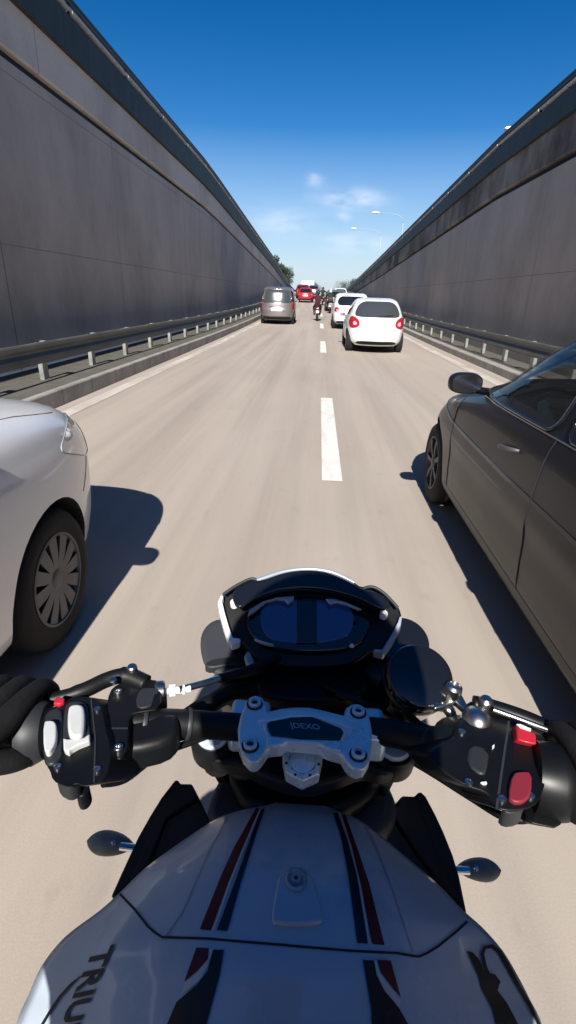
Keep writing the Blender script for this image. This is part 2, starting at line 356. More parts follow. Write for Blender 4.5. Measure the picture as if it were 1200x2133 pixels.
# ------------------------------------------------------------------ retaining walls
def wall(side, label, hb, hd, hg, upper):
    X = WX[side]; s = side
    w = empty('retaining_wall', (X, 0, 0), 0, label, 'retaining wall')
    ys = [-30, -10, 0, 5, 10, 15] + [15+3*i for i in range(1, 32)]
    if s > 0: ys += [112, 118, 125]
    def ribbon(name, prof, m):    # prof: list of (outward x offset, z function)
        mb = MB(); n = len(prof)
        vs = [(s*dx, y, zf(y)) for y in ys for dx, zf in prof]
        fs = [(j*n+i, j*n+i+1, (j+1)*n+i+1, (j+1)*n+i) for j in range(len(ys)-1) for i in range(n-1)]
        mb.add(vs, fs); mb.f.append(tuple(range(n))); mb.f.append(tuple(range(len(vs)-n, len(vs))))
        return mb.build(name, m, w)
    T = lambda d: (lambda y: max(walltop(y, s)-d, gz(y)+.05))
    ribbon('lower_face', [(.3, lambda y: gz(y)-.1), (0, lambda y: gz(y)-.1), (0, T(hg+.07)), (.3, T(hg+.07))], M['wall'])
    ribbon('groove', [(.3, T(hg+.068)), (.10, T(hg+.068)), (.10, T(hg-.068)), (.3, T(hg-.068))], M['seam'])
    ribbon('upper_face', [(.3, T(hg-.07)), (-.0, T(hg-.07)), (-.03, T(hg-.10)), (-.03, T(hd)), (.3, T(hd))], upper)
    ribbon('fascia', [(.32, T(hd-.002)), (-.13, T(hd-.002)), (-.13, T(hb+.05)), (.32, T(hb+.05))], M['fascia'])
    # light coping blocks with narrow gaps
    mb = MB(); y = -6.0
    while y < (109 if s < 0 else 122):
        z = walltop(y+1.0, s)-hb; z2 = walltop(y+2.94, s)-hb
        a = -.16; 
        mb.add([(s*a, y, walltop(y, s)-hb+.045), (s*.3, y, walltop(y, s)-hb+.045), (s*a, y, walltop(y, s)-hb), (s*.3, y, walltop(y, s)-hb),
                (s*a, y+2.9, walltop(y+2.9, s)-hb+.045), (s*.3, y+2.9, walltop(y+2.9, s)-hb+.045), (s*a, y+2.9, walltop(y+2.9, s)-hb), (s*.3, y+2.9, walltop(y+2.9, s)-hb)],
               [(0, 1, 3, 2), (4, 6, 7, 5), (0, 4, 5, 1), (2, 3, 7, 6), (0, 2, 6, 4), (1, 5, 7, 3)])
        y += 3.0
    mb.build('coping', M['coping'], w)
    # steel parapet beam on top
    mb = MB()
    for (z0, r) in ((0.0, .045), (-.075, .03)):
        mb.tube([(s*-.10, y, walltop(y, s)-z0-.03) for y in ys], r, 8)
    y = -6.0
    while y < (108 if s < 0 else 120):
        mb.box((s*-.08, y, walltop(y, s)-hb/2-.02), (.05, .05, hb*.9)); y += 3.0
    mb.build('parapet_railing', M['navy_metal'], w)
    return w
wall(-1, 'tall shaded grey concrete retaining wall with dark parapet along the left road edge', .20, .85, 1.60, M['upper'])
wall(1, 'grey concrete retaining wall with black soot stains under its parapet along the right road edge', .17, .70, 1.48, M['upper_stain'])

# ------------------------------------------------------------------ guardrails
def guardrail(side, X, label):
    g = empty('guardrail', (X, 0, 0), 0, label, 'guardrail')
    ys = [-4+2.5*i for i in range(0, 46)]
    prof = [(.00, .77), (-.035, .765), (-.045, .745), (-.035, .70), (.0, .665), (.02, .64), (.0, .615), (-.035, .58), (-.045, .53), (-.035, .495), (0, .475), (.012, .475), (.012, .77)]
    mb = MB(); mb.ring_loft([[(side*dx, y, gz(y)+z) for dx, z in prof] for y in ys], cap=True)
    mb.build('beam', M['rail'], g)
    sp = 1.78
    mbp = MB(); 
    for fx, fw, fy, fd in ((.075, .008, 0, .10), (.135, .008, 0, .10)):
        pass
    mbp.box((side*.085, 0, .40), (.012, .15, .56)); mbp.box((side*.045, 0, .655), (.075, .09, .10)); mbp.box((side*.115, -.075, .40), (.06, .008, .56)); mbp.box((side*.115, .075, .40), (.06, .008, .56))
    post = None
    for k in range(0, 56):
        y = 2.45+sp*k
        if post is None: o = mbp.build('post', M['galv'], g); post = o
        else: o = post.copy(); col.objects.link(o); o.parent = g
        o.location = (0, y, gz(y)+.10-.03)
        o.rotation_euler = (R(random.uniform(-1, 1)), R(random.uniform(-1.2, 1.2)), R(random.uniform(-2, 2)))
        o.scale.z = 1.0
    # low concrete plinth edge / cable running along the post feet
    return g
guardrail(-1, -4.02, 'weathered steel guardrail with pale posts on the left kerb')
guardrail(1, 4.42, 'weathered steel guardrail with pale posts on the right kerb')

# ------------------------------------------------------------------ street lamps above the cutting
def street_lamp(px, py, Y, label, base_x):
    p = aty(px, py, Y)
    bz = landz(base_x, Y); g = empty('street_lamp', (base_x, Y, bz), 0, label, 'street lamp', 'street lamps beyond the right wall')
    h = p.z-bz; dx = p.x-base_x
    mb = MB(); mb.tube([(0, 0, 0), (0, 0, h*.5), (0, 0, h-.9)], [.045, .035, .03], 8); mb.build('pole', M['lamp_pole'], g, smooth=True)
    mb = MB(); mb.tube([(0, 0, h-.9), (dx*.04, 0, h-.45), (dx*.2, 0, h-.15), (dx*.5, 0, h-.03), (dx*.95, 0, h)], [.03, .028, .025, .02, .02], 8); mb.build('arm', M['lamp_pole'], g, smooth=True)
    mb = MB(); mb.ring_loft([[(dx+sx*.8*q, sy*.16*w_, h+zz) for sx, sy in ((-1, -1), (-1, 1), (1, 1), (1, -1))] for q, w_, zz in ((.35, .8, -.07), (.5, 1, -.02), (.45, .9, .05), (.25, .5, .10))])
    mb.build('lamp_head', M['roofbox'], g, bevel=.02)
street_lamp(737, 476, 86, 'farthest small street lamp in the middle of the sky gap', 8.6)
street_lamp(783, 443, 62, 'pale street lamp above the white hatchback, its arm reaching out over the road', 8.4)
street_lamp(1065, 268, 36, 'nearest street lamp, its pale head just showing over the right wall', 12.0)

# ------------------------------------------------------------------ trees
def tree(x, y, h, w, label, m, seed, trunkh=.35):
    rnd = random.Random(seed); z = landz(x, y)
    t = empty('tree', (x, y, z), 0, label, 'tree', 'trees beyond the walls')
    mb = MB(); mb.tube([(0, 0, -.3), (.05, 0, h*.3), (-.04, .05, h*.6)], [w*.05+.06, w*.04+.03, .03], 8)
    for k in range(6):
        a = rnd.uniform(0, 6.28); z0 = h*rnd.uniform(.25, .5)
        mb.tube([(0, 0, z0), (math.cos(a)*w*.2, math.sin(a)*w*.2, z0+h*.15), (math.cos(a)*w*.4, math.sin(a)*w*.4, z0+h*.25)], [.05, .035, .015], 6)
    mb.build('trunk', M['bark'], t, smooth=True)
    mb = MB()
    clumps = [(rnd.gauss(0, .22)*w, rnd.gauss(0, .22)*w, h*(trunkh+(1-trunkh)*rnd.uniform(.05, .95))) for _ in range(26)]
    for (cx, cy, cz) in clumps:
        r = w*rnd.uniform(.10, .2)
        for _ in range(150):
            d = Vector((rnd.gauss(0, 1), rnd.gauss(0, 1), rnd.gauss(0, .8))).normalized()*r*rnd.uniform(.5, 1.1)
            p = Vector((cx, cy, cz))+d; s = rnd.uniform(.06, .13)
            u = Vector((rnd.gauss(0, 1), rnd.gauss(0, 1), rnd.gauss(0, 1))).normalized(); v = u.orthogonal().normalized()
            mb.add([p-u*s, p+v*s*.6, p+u*s, p-v*s*.6], [(0, 1, 2, 3)])
    mb.build('crown', m, t)
tree(-6.4, 70, 1.9, 2.4, 'dark bushy tree nearest behind the left wall top', M['leaf_dark'], 1, .05)
tree(-6.7, 82, 2.5, 3.0, 'pale green tree behind the sinking end of the left wall', M['leaf'], 2)
tree(-7.0, 98, 3.2, 4.0, 'broad dark tree past the end of the left wall', M['leaf_dark'], 3)
tree(-8.5, 128, 5.5, 5, 'far tree left of the road beyond the cutting', M['leaf'], 4)
tree(8.6, 135, 4.0, 5, 'far tree right of the road beyond the cutting', M['leaf_dark'], 5)
tree(8.0, 112, 3.2, 3.4, 'small tree behind the far end of the right wall', M['leaf'], 6)
tree(-2.5, 240, 5.0, 7, 'distant tree seen over the white box van at the road crest', M['leaf_dark'], 7)
tree(9.5, 220, 5.5, 8, 'distant wide tree right of the road crest', M['leaf'], 8)

# ------------------------------------------------------------------ cars
def chaikin(pts, it=2, lim=1e9):
    for _ in range(it):
        q = []
        for a, b in zip(pts, pts[1:]+pts[:1]):
            L = math.hypot(a[0]-b[0], a[1]-b[1]); t = min(.25, lim/max(L, 1e-6))
            q += [(a[0]*(1-t)+b[0]*t, a[1]*(1-t)+b[1]*t), (a[0]*t+b[0]*(1-t), a[1]*t+b[1]*(1-t))]
        lim = lim*.4
        pts = q
    return pts
def inpoly(x, y, P):
    c = False; n = len(P)
    for i in range(n):
        (x1, y1), (x2, y2) = P[i], P[(i+1) % n]
        if (y1 > y) != (y2 > y) and x < (x2-x1)*(y-y1)/(y2-y1)+x1: c = not c
    return c
class Shell:
    """car body surface: at each height a rounded plan outline between front and rear extents"""
    def __init__(s, rows, nf=3.2, nr=4.0):
        s.rows = rows; s.nf = nf; s.nr = nr
    def par(s, z):
        r = s.rows
        if z <= r[0][0]: return r[0][1:]
        for i in range(len(r)-1):
            if z <= r[i+1][0]:
                t = (z-r[i][0])/(r[i+1][0]-r[i][0])
                a = r[i]; b = r[i+1]; pm = r[i-1] if i > 0 else a; pn = r[i+2] if i+2 < len(r) else b
                out = []
                for k in range(1, 4):
                    d1 = (b[k]-pm[k])/(b[0]-pm[0])*(b[0]-a[0]); d2 = (pn[k]-a[k])/(pn[0]-a[0])*(b[0]-a[0])
                    if (b[k]-a[k])*d1 < 0: d1 = 0
                    if (b[k]-a[k])*d2 < 0: d2 = 0
                    out.append(a[k]*(2*t**3-3*t*t+1)+d1*(t**3-2*t*t+t)+b[k]*(-2*t**3+3*t*t)+d2*(t**3-t*t))
                return tuple(out)
        return r[-1][1:]
    def side(s, y, z, sg):
        yf, yr, hw = s.par(z); yc = (yf+yr)/2
        if y > yc: q = min(1, (y-yc)/(yf-yc)); n = s.nf*1.6
        else: q = min(1, (yc-y)/(yc-yr)); n = s.nr*1.6
        q = min(q, .9995)
        return Vector((sg*hw*(1-q**n)**(1/s_n(s, y > yc)), y, z))
    def end(s, x, z, sg):
        yf, yr, hw = s.par(z); yc = (yf+yr)/2; q = min(.9995, abs(x)/hw)
        e = s_n(s, sg > 0); n = (s.nf if sg > 0 else s.nr)*1.6
        k = (1-q**e)**(1/n)
        return Vector((x, yc+(yf-yc)*k if sg > 0 else yc-(yc-yr)*k, z))
    def ring(s, z, ns=70, ne=22):
        """ordered points: right side rear->front, front right->left, left side front->rear, rear left->right"""
        yf, yr, hw = s.par(z); yc = (yf+yr)/2; pts = []
        def cor(sx, front, rev):
            # quarter outline from side mid to end mid
            L = (yf-yc) if front else (yc-yr); n = (s.nf if front else s.nr)*1.6; e = s_n(s, front); o = []
            for i in range(ns//2):
                q = i/(ns//2)*.93; o.append((sx*hw*(1-q**n)**(1/e), q))
            q0 = .93; x0 = (1-q0**n)**(1/e)
            for i in range(ne):
                xx = x0*(1-i/ne); 
                # denser near the corner
                o.append((sx*hw*xx, (1-xx**e)**(1/n)))
            o.append((0.0, 1.0))
            o = [Vector((x, yc+L*q if front else yc-L*q, z)) for x, q in o]
            return o[::-1] if rev else o
        a = cor(1, True, False); b = cor(-1, True, True); c = cor(-1, False, False); d = cor(1, False, True)
        return a[:-1]+b[:-1]+c[:-1]+d[:-1]
def s_n(s, front): return (s.nf if front else s.nr)*.62

def wheel(parent, x, y, r, w, side, spokes, rimmat, steer=0, slots=False):
    c = empty('wheel', (x, y, r)); c.parent = parent; c.rotation_euler = (0, 0, steer)
    mb = MB(); hw = w/2
    mb.lathe([(r*.63, -hw*.92), (r*.78, -hw), (r*.93, -hw*.92), (r, -hw*.65), (r*1.0, 0), (r, hw*.65), (r*.93, hw*.92), (r*.78, hw), (r*.63, hw*.92)], (0, 0, 0), (1, 0, 0), 48, cap=False)
    mb.build('tyre', M['rubber'], c, smooth=True)
    s = side; mb = MB()
    mb.lathe([(r*.665, s*hw*.97), (r*.63, s*hw*.99), (r*.60, s*hw*.75), (r*.58, -s*hw*.3), (r*.30, -s*hw*.35), (r*.05, -s*hw*.35)], (0, 0, 0), (1, 0, 0), 48, cap=False)
    mb.lathe([(r*.17, s*hw*.5), (r*.17, s*hw*.86), (r*.13, s*hw*.94), (r*.02, s*hw*.96)], (0, 0, 0), (1, 0, 0), 24, cap=True)
    for k in range(spokes):
        a = 2*math.pi*k/spokes; wd = .034 if slots else .032
        o = []
        for rr, ww, xx in ((r*.14, wd*.45, .88), (r*.35, wd*(.75 if slots else .5), .95), (r*.62, wd*(.95 if slots else .6), .93)):
            for q, dxx in ((-ww, 0), (ww, 0), (ww*.8, .3), (-ww*.8, .3)):
                ca, sa = math.cos(a), math.sin(a)
                o.append(Vector((s*hw*(xx-dxx), rr*ca-q*sa, rr*sa+q*ca)))
        mb.ring_loft([o[0:4], o[4:8], o[8:12]])
    mb.build('rim', rimmat, c, smooth='auto', angle=40)
    mb = MB(); mb.lathe([(r*.57, -s*hw*.2), (r*.02, -s*hw*.2)], (0, 0, 0), (1, 0, 0), 32); mb.build('brake_disc', M['plastic'], c)
    return c

def car(name, loc, rz, label, cat, rows, paint, wb, wr, spec, group=None, nf=3.2, nr=4.0, nz=46):
    root = empty(name, loc, rz, label, cat, group)
    S = Shell(rows, nf, nr); z0 = rows[0][0]; z1 = rows[-1][0]
    zs = sorted(set([z0+(z1-z0)*i/nz for i in range(nz+1)] + [z1-.012, z1-.004]))
    rings = [S.ring(z) for z in zs]; n = len(rings[0])
    ar = wr+spec.get('gap', .055)
    bm = bmesh.new(); V = [[bm.verts.new(p) for p in r] for r in rings]
    cuts = spec.get('cuts', [])
    for i in range(len(rings)-1):
        for j in range(n):
            k = (j+1) % n; q = (V[i][j], V[i][k], V[i+1][k], V[i+1][j]); c = (q[0].co+q[1].co+q[2].co+q[3].co)/4
            hw = S.par(c.z)[2]; dead = False
            if abs(c.x) > hw*.55:
                for wy in wb:
                    if math.hypot(c.y-wy, c.z-wr) < ar: dead = True
            for kind, P in cuts:
                if kind == 'S' and abs(c.x) > hw*.75 and inpoly(c.y, c.z, P): dead = True
                if kind == 'F' and c.y > 0 and inpoly(c.x, c.z, P): dead = True
                if kind == 'B' and c.y < 0 and inpoly(c.x, c.z, P): dead = True
            if not dead: bm.faces.new(q)
    bm.faces.new([V[-1][j] for j in range(n)])
    for v in [v for v in bm.verts if not v.link_faces]: bm.verts.remove(v)
    for v in bm.verts:                      # snap wheel-arch edge to its circle
        if v.is_boundary:
            for wy in wb:
                d = math.hypot(v.co.y-wy, v.co.z-wr)
                if abs(v.co.x) > .3 and d < ar+.06 and v.co.z > z0+.005 and d > .01:
                    ny = wy+(v.co.y-wy)/d*ar; nz_ = wr+(v.co.z-wr)/d*ar
                    sg = 1 if v.co.x > 0 else -1
                    v.co = S.side(ny, max(nz_, z0), sg)
    bmesh.ops.recalc_face_normals(bm, faces=bm.faces)
    me = bpy.data.meshes.new('body'); bm.to_mesh(me); bm.free()
    for p in me.polygons: p.use_smooth = True
    body = bpy.data.objects.new('body', me); col.objects.link(body); body.parent = root; me.materials.append(paint)
    def patch(pname, kind, outline, m, off=.004, smooth=1, rings_=6, parent=root, sg=1, nsub=4, rim=None):
        P = chaikin(list(outline), smooth+1, {'S': .045, 'F': .08, 'B': .12}[kind]) if smooth else list(outline)
        Q = []
        for a, b in zip(P, P[1:]+P[:1]):
            L = math.hypot(a[0]-b[0], a[1]-b[1]); c_ = max(1, int(L/.06))
            for t in range(c_): Q.append((a[0]+(b[0]-a[0])*t/c_, a[1]+(b[1]-a[1])*t/c_))
        cx = sum(q[0] for q in Q)/len(Q); cz = sum(q[1] for q in Q)/len(Q)
        def F(u, z, o=off):
            if kind == 'S':
                p = S.side(u, z, sg); a = S.side(u+.01, z, sg); b = S.side(u, z+.01, sg)
            else:
                e = 1 if kind == 'F' else -1
                p = S.end(u, z, e); a = S.end(u+.01, z, e); b = S.end(u, z+.01, e)
            nn = (a-p).cross(b-p); nn = nn.normalized() if nn.length > 1e-9 else Vector((0, 0, 1))
            if kind == 'S' and nn.x*sg < 0: nn = -nn
            if kind == 'F' and nn.y < 0: nn = -nn
            if kind == 'B' and nn.y > 0: nn = -nn
            return p+nn*o
        mb = MB(); vs = [F(cx, cz)]; fs = []; N = len(Q)
        for r in range(1, rings_+1):
            t = r/rings_; vs += [F(cx+(q[0]-cx)*t, cz+(q[1]-cz)*t) for q in Q]
        vs += [F(q[0], q[1], -.01) for q in Q]
        for j in range(N): fs.append((0, 1+j, 1+(j+1) % N))
        for r in range(rings_):
            for j in range(N):
                k = (j+1) % N; fs.append((1+r*N+j, 1+(r+1)*N+j, 1+(r+1)*N+k, 1+r*N+k))
        mb.add(vs, fs); o = mb.build(pname, m, parent, smooth='auto', angle=50)
        if rim:
            mb = MB(); pts = [F(q[0], q[1], off) for q in Q]; pts.append(pts[0]); mb.tube(pts, rim[1], 6, cap=False); mb.build(rim[2] if len(rim) > 2 else 'window_trim', rim[0], o, smooth=True)
        return o
    def line(pname, kind, pts, sg=1, r=.006, m=None, off=0.0):
        P = []
        for a, b in zip(pts, pts[1:]):
            for t in range(8): P.append((a[0]+(b[0]-a[0])*t/8, a[1]+(b[1]-a[1])*t/8))
        P.append(pts[-1]); mb = MB()
        Q = [S.side(u, z, sg) if kind == 'S' else S.end(u, z, 1 if kind == 'F' else -1) for u, z in P]
        Q = [q+Vector((sg*off, 0, 0)) if kind == 'S' else q for q in Q]
        mb.tube(Q, r, 6); return mb.build(pname, m or M['seam'], root)
    # wheels, wells, floor
    hwm = S.par(wr+.2)[2]
    mb = MB(); mb.box((0, (wb[0]+wb[1])/2, z0+.03), (hwm*1.80, (wb[0]-wb[1])-.85, .04)); mb.build('underbody', M['plastic'], root)
    for wy in wb:
        for sg in (-1, 1):
            rr = []; mb = MB()
            for xx in (1, hwm*.55):
                rr.append([((S.side(wy+ar*math.cos(a), max(wr+ar*math.sin(a), z0), sg).x-sg*.012 if xx == 1 else sg*xx), wy+ar*math.cos(a), max(wr+ar*math.sin(a), z0)) for a in [math.pi*(-.1+1.2*k/24) for k in range(25)]])
            mb.ring_loft(rr, cap=False, closed=False)
            mb.add([(rr[1][k]) for k in range(25)], [tuple(range(25))])
            mb.build('wheel_well', M['rubber'], root)
    for wy in wb:
        for sg in (-1, 1): wheel(root, sg*(hwm-.115), wy, wr, .20, sg, spec.get('spokes', 10), spec.get('rim', M['hubcap']), slots=spec.get('slots', False))
    return root, S, patch, line, body

def mirror(root, x, y, z, sg, m, glass_back=True):
    e = empty('wing_mirror', (x, y, z)); e.parent = root
    mb = MB(); rings = []
    for dy, sc in ((-.065, .80), (-.05, .97), (0, 1.0), (.04, .85), (.075, .55), (.09, .25)):
        rings.append([(sg*(.12+.115*sc*math.copysign(abs(math.cos(a))**.7, math.cos(a))), dy+.02*sg*0, .075*sc*math.copysign(abs(math.sin(a))**.7, math.sin(a))) for a in [2*math.pi*k/24 for k in range(24)]])
    mb.ring_loft(rings); mb.build('mirror_housing', m, e, smooth='auto', angle=50)
    mb = MB(); mb.ring_loft([[(sg*(.12+.10*math.copysign(abs(math.cos(a))**.7, math.cos(a))), -.067, .062*math.copysign(abs(math.sin(a))**.7, math.sin(a))) for a in [2*math.pi*k/24 for k in range(24)]], [(sg*(.12+.10*math.copysign(abs(math.cos(a))**.7, math.cos(a))), -.069, .062*math.copysign(abs(math.sin(a))**.7, math.sin(a))) for a in [2*math.pi*k/24 for k in range(24)]]])
    mb.build('mirror_glass', M['chrome'], e)
    mb = MB(); mb.tube([(-sg*.05, .0, -.06), (sg*.03, .0, -.05), (sg*.09, 0, -.03)], [.028, .026, .03], 10); mb.build('mirror_arm', M['plastic'], e, smooth=True)
    e.scale = (.84, .9, .80)
    return e

FONTS = {}
def text_mesh(body, size, bold=.0, shear=0.0):
    cu = bpy.data.curves.new('t', 'FONT'); cu.body = body; cu.size = size; cu.offset = bold; cu.shear = shear; cu.resolution_u = 3
    cu.align_x = 'CENTER'; cu.align_y = 'CENTER'
    o = bpy.data.objects.new('t', cu); col.objects.link(o)
    bpy.context.view_layer.update()
    dg = bpy.context.evaluated_depsgraph_get(); me = bpy.data.meshes.new_from_object(o.evaluated_get(dg))
    vs = [v.co.copy() for v in me.vertices]; fs = [tuple(p.vertices) for p in me.polygons]
    bpy.data.objects.remove(o); bpy.data.curves.remove(cu); bpy.data.meshes.remove(me)
    return vs, fs

# -- white hatchback ahead in the right lane
HATCH = [(.20, 1.80, -1.80, .76), (.28, 1.93, -1.95, .82), (.45, 1.97, -2.02, .85), (.60, 1.96, -2.03, .86), (.72, 1.90, -1.98, .862), (.82, 1.72, -1.93, .855), (.90, 1.42, -1.90, .84), (.98, 1.05, -1.85, .81), (1.08, .80, -1.76, .77), (1.22, .50, -1.63, .715), (1.34, .22, -1.50, .655), (1.42, .0, -1.36, .60), (1.47, -.2, -1.12, .53), (1.50, -.4, -.9, .42)]
def rear_details(root, S, patch, line, lit=True, win=None, lamps=None, plate_z=.52, plate='34 ABC', rim=None, winmat=None):
    patch('rear_window', 'B', win, winmat or M['rear_glass'], .006, 2, rim=rim)
    for sg in (-1, 1):
        L = [(sg*x, z) for x, z in lamps]
        o = patch('tail_light', 'B', L, M['tail_red'], .012, 2, rings_=4)
        cx = sum(p[0] for p in L)/len(L); cz = sum(p[1] for p in L)/len(L)
        if lit: patch('lamp_bulb', 'B', [(cx+.34*(x-cx)-.03*sg, cz-.03+.34*(z-cz)) for x, z in L], M['tail_lit'], .016, 2, rings_=3, parent=o)
loc = (1.73, 16.35+2.0, 0)
r_, S_, patch, line, _b = car('hatchback_car', (1.70, 17.6, gz(17.0)-.0), R(0), 'white hatchback driving in the right lane, its back to the viewer', 'car', HATCH, M['white_paint'], (1.22, -1.22), .30, dict(spokes=9), nr=3.4)
rear_details(r_, S_, patch, line, True, [(-.60, .98), (.60, .98), (.66, 1.08), (.50, 1.40), (-.50, 1.40), (-.66, 1.08)], [(.50, .72), (.52, .90), (.66, .99), (.76, .99), (.80, .80), (.74, .66)])
for sg in (-1, 1):
    patch('side_window', 'S', [(-.95, .99), (-.2, .99), (-.2, 1.36), (-.9, 1.38), (-1.2, 1.22)], M['glass_dark'], .004, 1, sg=sg)
    patch('side_window', 'S', [(-.12, .99), (.75, .99), (.35, 1.30), (.1, 1.37), (-.12, 1.37)], M['glass_dark'], .004, 1, sg=sg)
    line('door_gap', 'S', [(-.16, .98), (-.16, .35)], sg); line('door_gap', 'S', [(-.85, .98), (-.9, .65)], sg)
    mirror(r_, sg*.80, .72, .98, sg, M['white_paint'])
patch('windscreen', 'F', [(-.66, 1.03), (.66, 1.03), (.52, 1.38), (-.52, 1.38)], M['glass_dark'], .004, 1)
o = patch('number_plate', 'B', [(-.26, .50), (.26, .50), (.26, .61), (-.26, .61)], M['plate'], .008, 0, rings_=3)
line('tailgate_gap', 'B', [(-.62, .95), (-.60, .62), (0, .575), (.60, .62), (.62, .95)])
patch('bumper_insert', 'B', [(-.60, .24), (.60, .24), (.55, .34), (-.55, .34)], M['plastic'], .006, 1)
mb = MB(); mb.tube([(-.02, -1.84, 1.0), (.2, -1.82, 1.03), (.42, -1.8, 1.05)], .008, 6); mb.build('wiper', M['plastic'], r_)
patch('badge', 'B', chaikin([(-.05, .80), (.05, .80), (.05, .87), (-.05, .87)], 1), M['chrome'], .008, 1, rings_=2)

# -- silver people carrier in the left lane
VAN = [(.22, 1.95, -1.98, .80), (.30, 2.08, -2.10, .86), (.50, 2.12, -2.15, .89), (.70, 2.08, -2.14, .905), (.85, 1.98, -2.10, .905), (.98, 1.65, -2.08, .90), (1.08, 1.25, -2.06, .885), (1.20, 1.02, -2.03, .865), (1.40, .75, -1.97, .83), (1.58, .5, -1.90, .79), (1.70, .25, -1.80, .74), (1.78, 0, -1.66, .66), (1.82, -.3, -1.4, .5)]
r_, S_, patch, line, _b = car('people_carrier', (-2.20, 30.4, gz(28.3)), R(.6), 'silver people carrier with rounded chrome framed rear window in the left lane', 'people carrier', VAN, M['silver_paint'], (1.35, -1.30), .32, dict(spokes=8), nr=4.2)
rear_details(r_, S_, patch, line, False, [(-.72, 1.06), (.72, 1.06), (.76, 1.3), (.66, 1.68), (-.66, 1.68), (-.76, 1.3)], [(.78, .72), (.78, 1.10), (.84, 1.14), (.875, 1.0), (.87, .74)], rim=(M['chrome'], .022))
patch('chrome_strip', 'B', [(-.40, .83), (.40, .83), (.40, .87), (-.40, .87)], M['chrome'], .014, 0, rings_=2)
patch('number_plate', 'B', [(-.27, .66), (.27, .66), (.27, .78), (-.27, .78)], M['plate'], .008, 0, rings_=2)
patch('bumper', 'B', [(-.82, .42), (.82, .42), (.84, .60), (-.84, .60)], M['silver_paint'], .03, 1)
patch('bumper_insert', 'B', [(-.80, .25), (.80, .25), (.80, .38), (-.80, .38)], M['plastic'], .012, 1)
line('tailgate_gap', 'B', [(-.76, 1.0), (-.74, .64), (.74, .64), (.76, 1.0)])
for sg in (-1, 1):
    for a, b in ((-1.75, -1.0), (-.9, .05), (.12, .95)):
        patch('side_window', 'S', [(a, 1.1), (b, 1.1), (b-(.35 if b > .9 else 0), 1.60), (a, 1.62)], M['glass_dark'], .005, 1, sg=sg)
    line('door_gap', 'S', [(.08, 1.6), (.08, .35)], sg); line('door_gap', 'S', [(-.94, 1.6), (-.94, .35)], sg)
    mirror(r_, sg*.86, .95, 1.15, sg, M['plastic'])
patch('windscreen', 'F', [(-.72, 1.2), (.72, 1.2), (.6, 1.66), (-.6, 1.66)], M['glass_dark'], .004, 1)

# -- white SUV behind the hatchback, then further traffic
SUVR = [(.25, 1.95, -1.95, .82), (.35, 2.1, -2.1, .88), (.6, 2.15, -2.15, .90), (.85, 2.1, -2.12, .90), (1.0, 1.8, -2.08, .89), (1.08, 1.1, -2.04, .87), (1.25, .8, -1.95, .82), (1.45, .5, -1.78, .76), (1.56, .2, -1.6, .70), (1.62, -.2, -1.3, .58)]
def simple_car(name, loc, label, cat, rows, paint, h, lit=True, group=None, rz=0, **kw):
    root, S, patch, line, b = car(name, loc, rz, label, cat, rows, paint, (1.28, -1.28), .32, dict(spokes=8), group=group, nz=30, **kw)
    zb = h*.66; zt = h*.91
    wb_, wt_ = S.par(zb)[2]*.8, S.par(zt)[2]*.82
    rear_details(root, S, patch, line, lit, [(-wb_, zb), (wb_, zb), (wt_, zt), (-wt_, zt)], [(.62, h*.50), (.60, h*.60), (.74, h*.62), (.81, h*.55), (.78, h*.48)], winmat=M['glass_dark'])
    patch('number_plate', 'B', [(-.26, h*.42), (.26, h*.42), (.26, h*.49), (-.26, h*.49)], M['plate'], .01, 0, rings_=2)
    patch('bumper_insert', 'B', [(-.7, .27), (.7, .27), (.7, .38), (-.7, .38)], M['plastic'], .01, 1)
    for sg in (-1, 1):
        patch('side_window', 'S', [(-1.2, zb), (-.1, zb), (-.1, zt-.02), (-1.1, zt-.02)], M['glass_dark'], .004, 1, sg=sg)
        patch('side_window', 'S', [(0, zb), (.85, zb), (.4, zt-.05), (0, zt-.02)], M['glass_dark'], .004, 1, sg=sg)
        mirror(root, sg*.85, .8, zb, sg, paint)
    patch('windscreen', 'F', [(-.7, zb+.04), (.7, zb+.04), (.58, zt-.03), (-.58, zt-.03)], M['glass_dark'], .004, 1)
    return root
simple_car('sports_utility_vehicle', (1.55, 28.2, gz(27)), 'white utility vehicle half hidden ahead of the white hatchback', 'car', SUVR, M['white_paint'], 1.62)
simple_car('red_car', (-1.55, 62.0, gz(61)), 'red car with glowing brake lamps just ahead of the silver people carrier', 'car', HATCH, M['red_paint'], 1.5)
simple_car('small_car', (-2.15, 72.0, gz(72)), 'dark red car farther up the left lane behind the red car', 'car', SUVR, M['red_paint'], 1.6)
simple_car('small_car', (1.35, 47.0, gz(47)), 'dark grey green car two places ahead of the white hatchback', 'car', SUVR, M['green_paint'], 1.6)
simple_car('small_car', (-.9, 80.0, gz(80)), 'silver car farthest up the left lane, just right of the red cars', 'car', HATCH, M['silver_paint'], 1.5)
simple_car('small_car', (2.3, 64.0, gz(64)), 'white car far up the right lane near the crest', 'car', HATCH, M['white_paint'], 1.5)
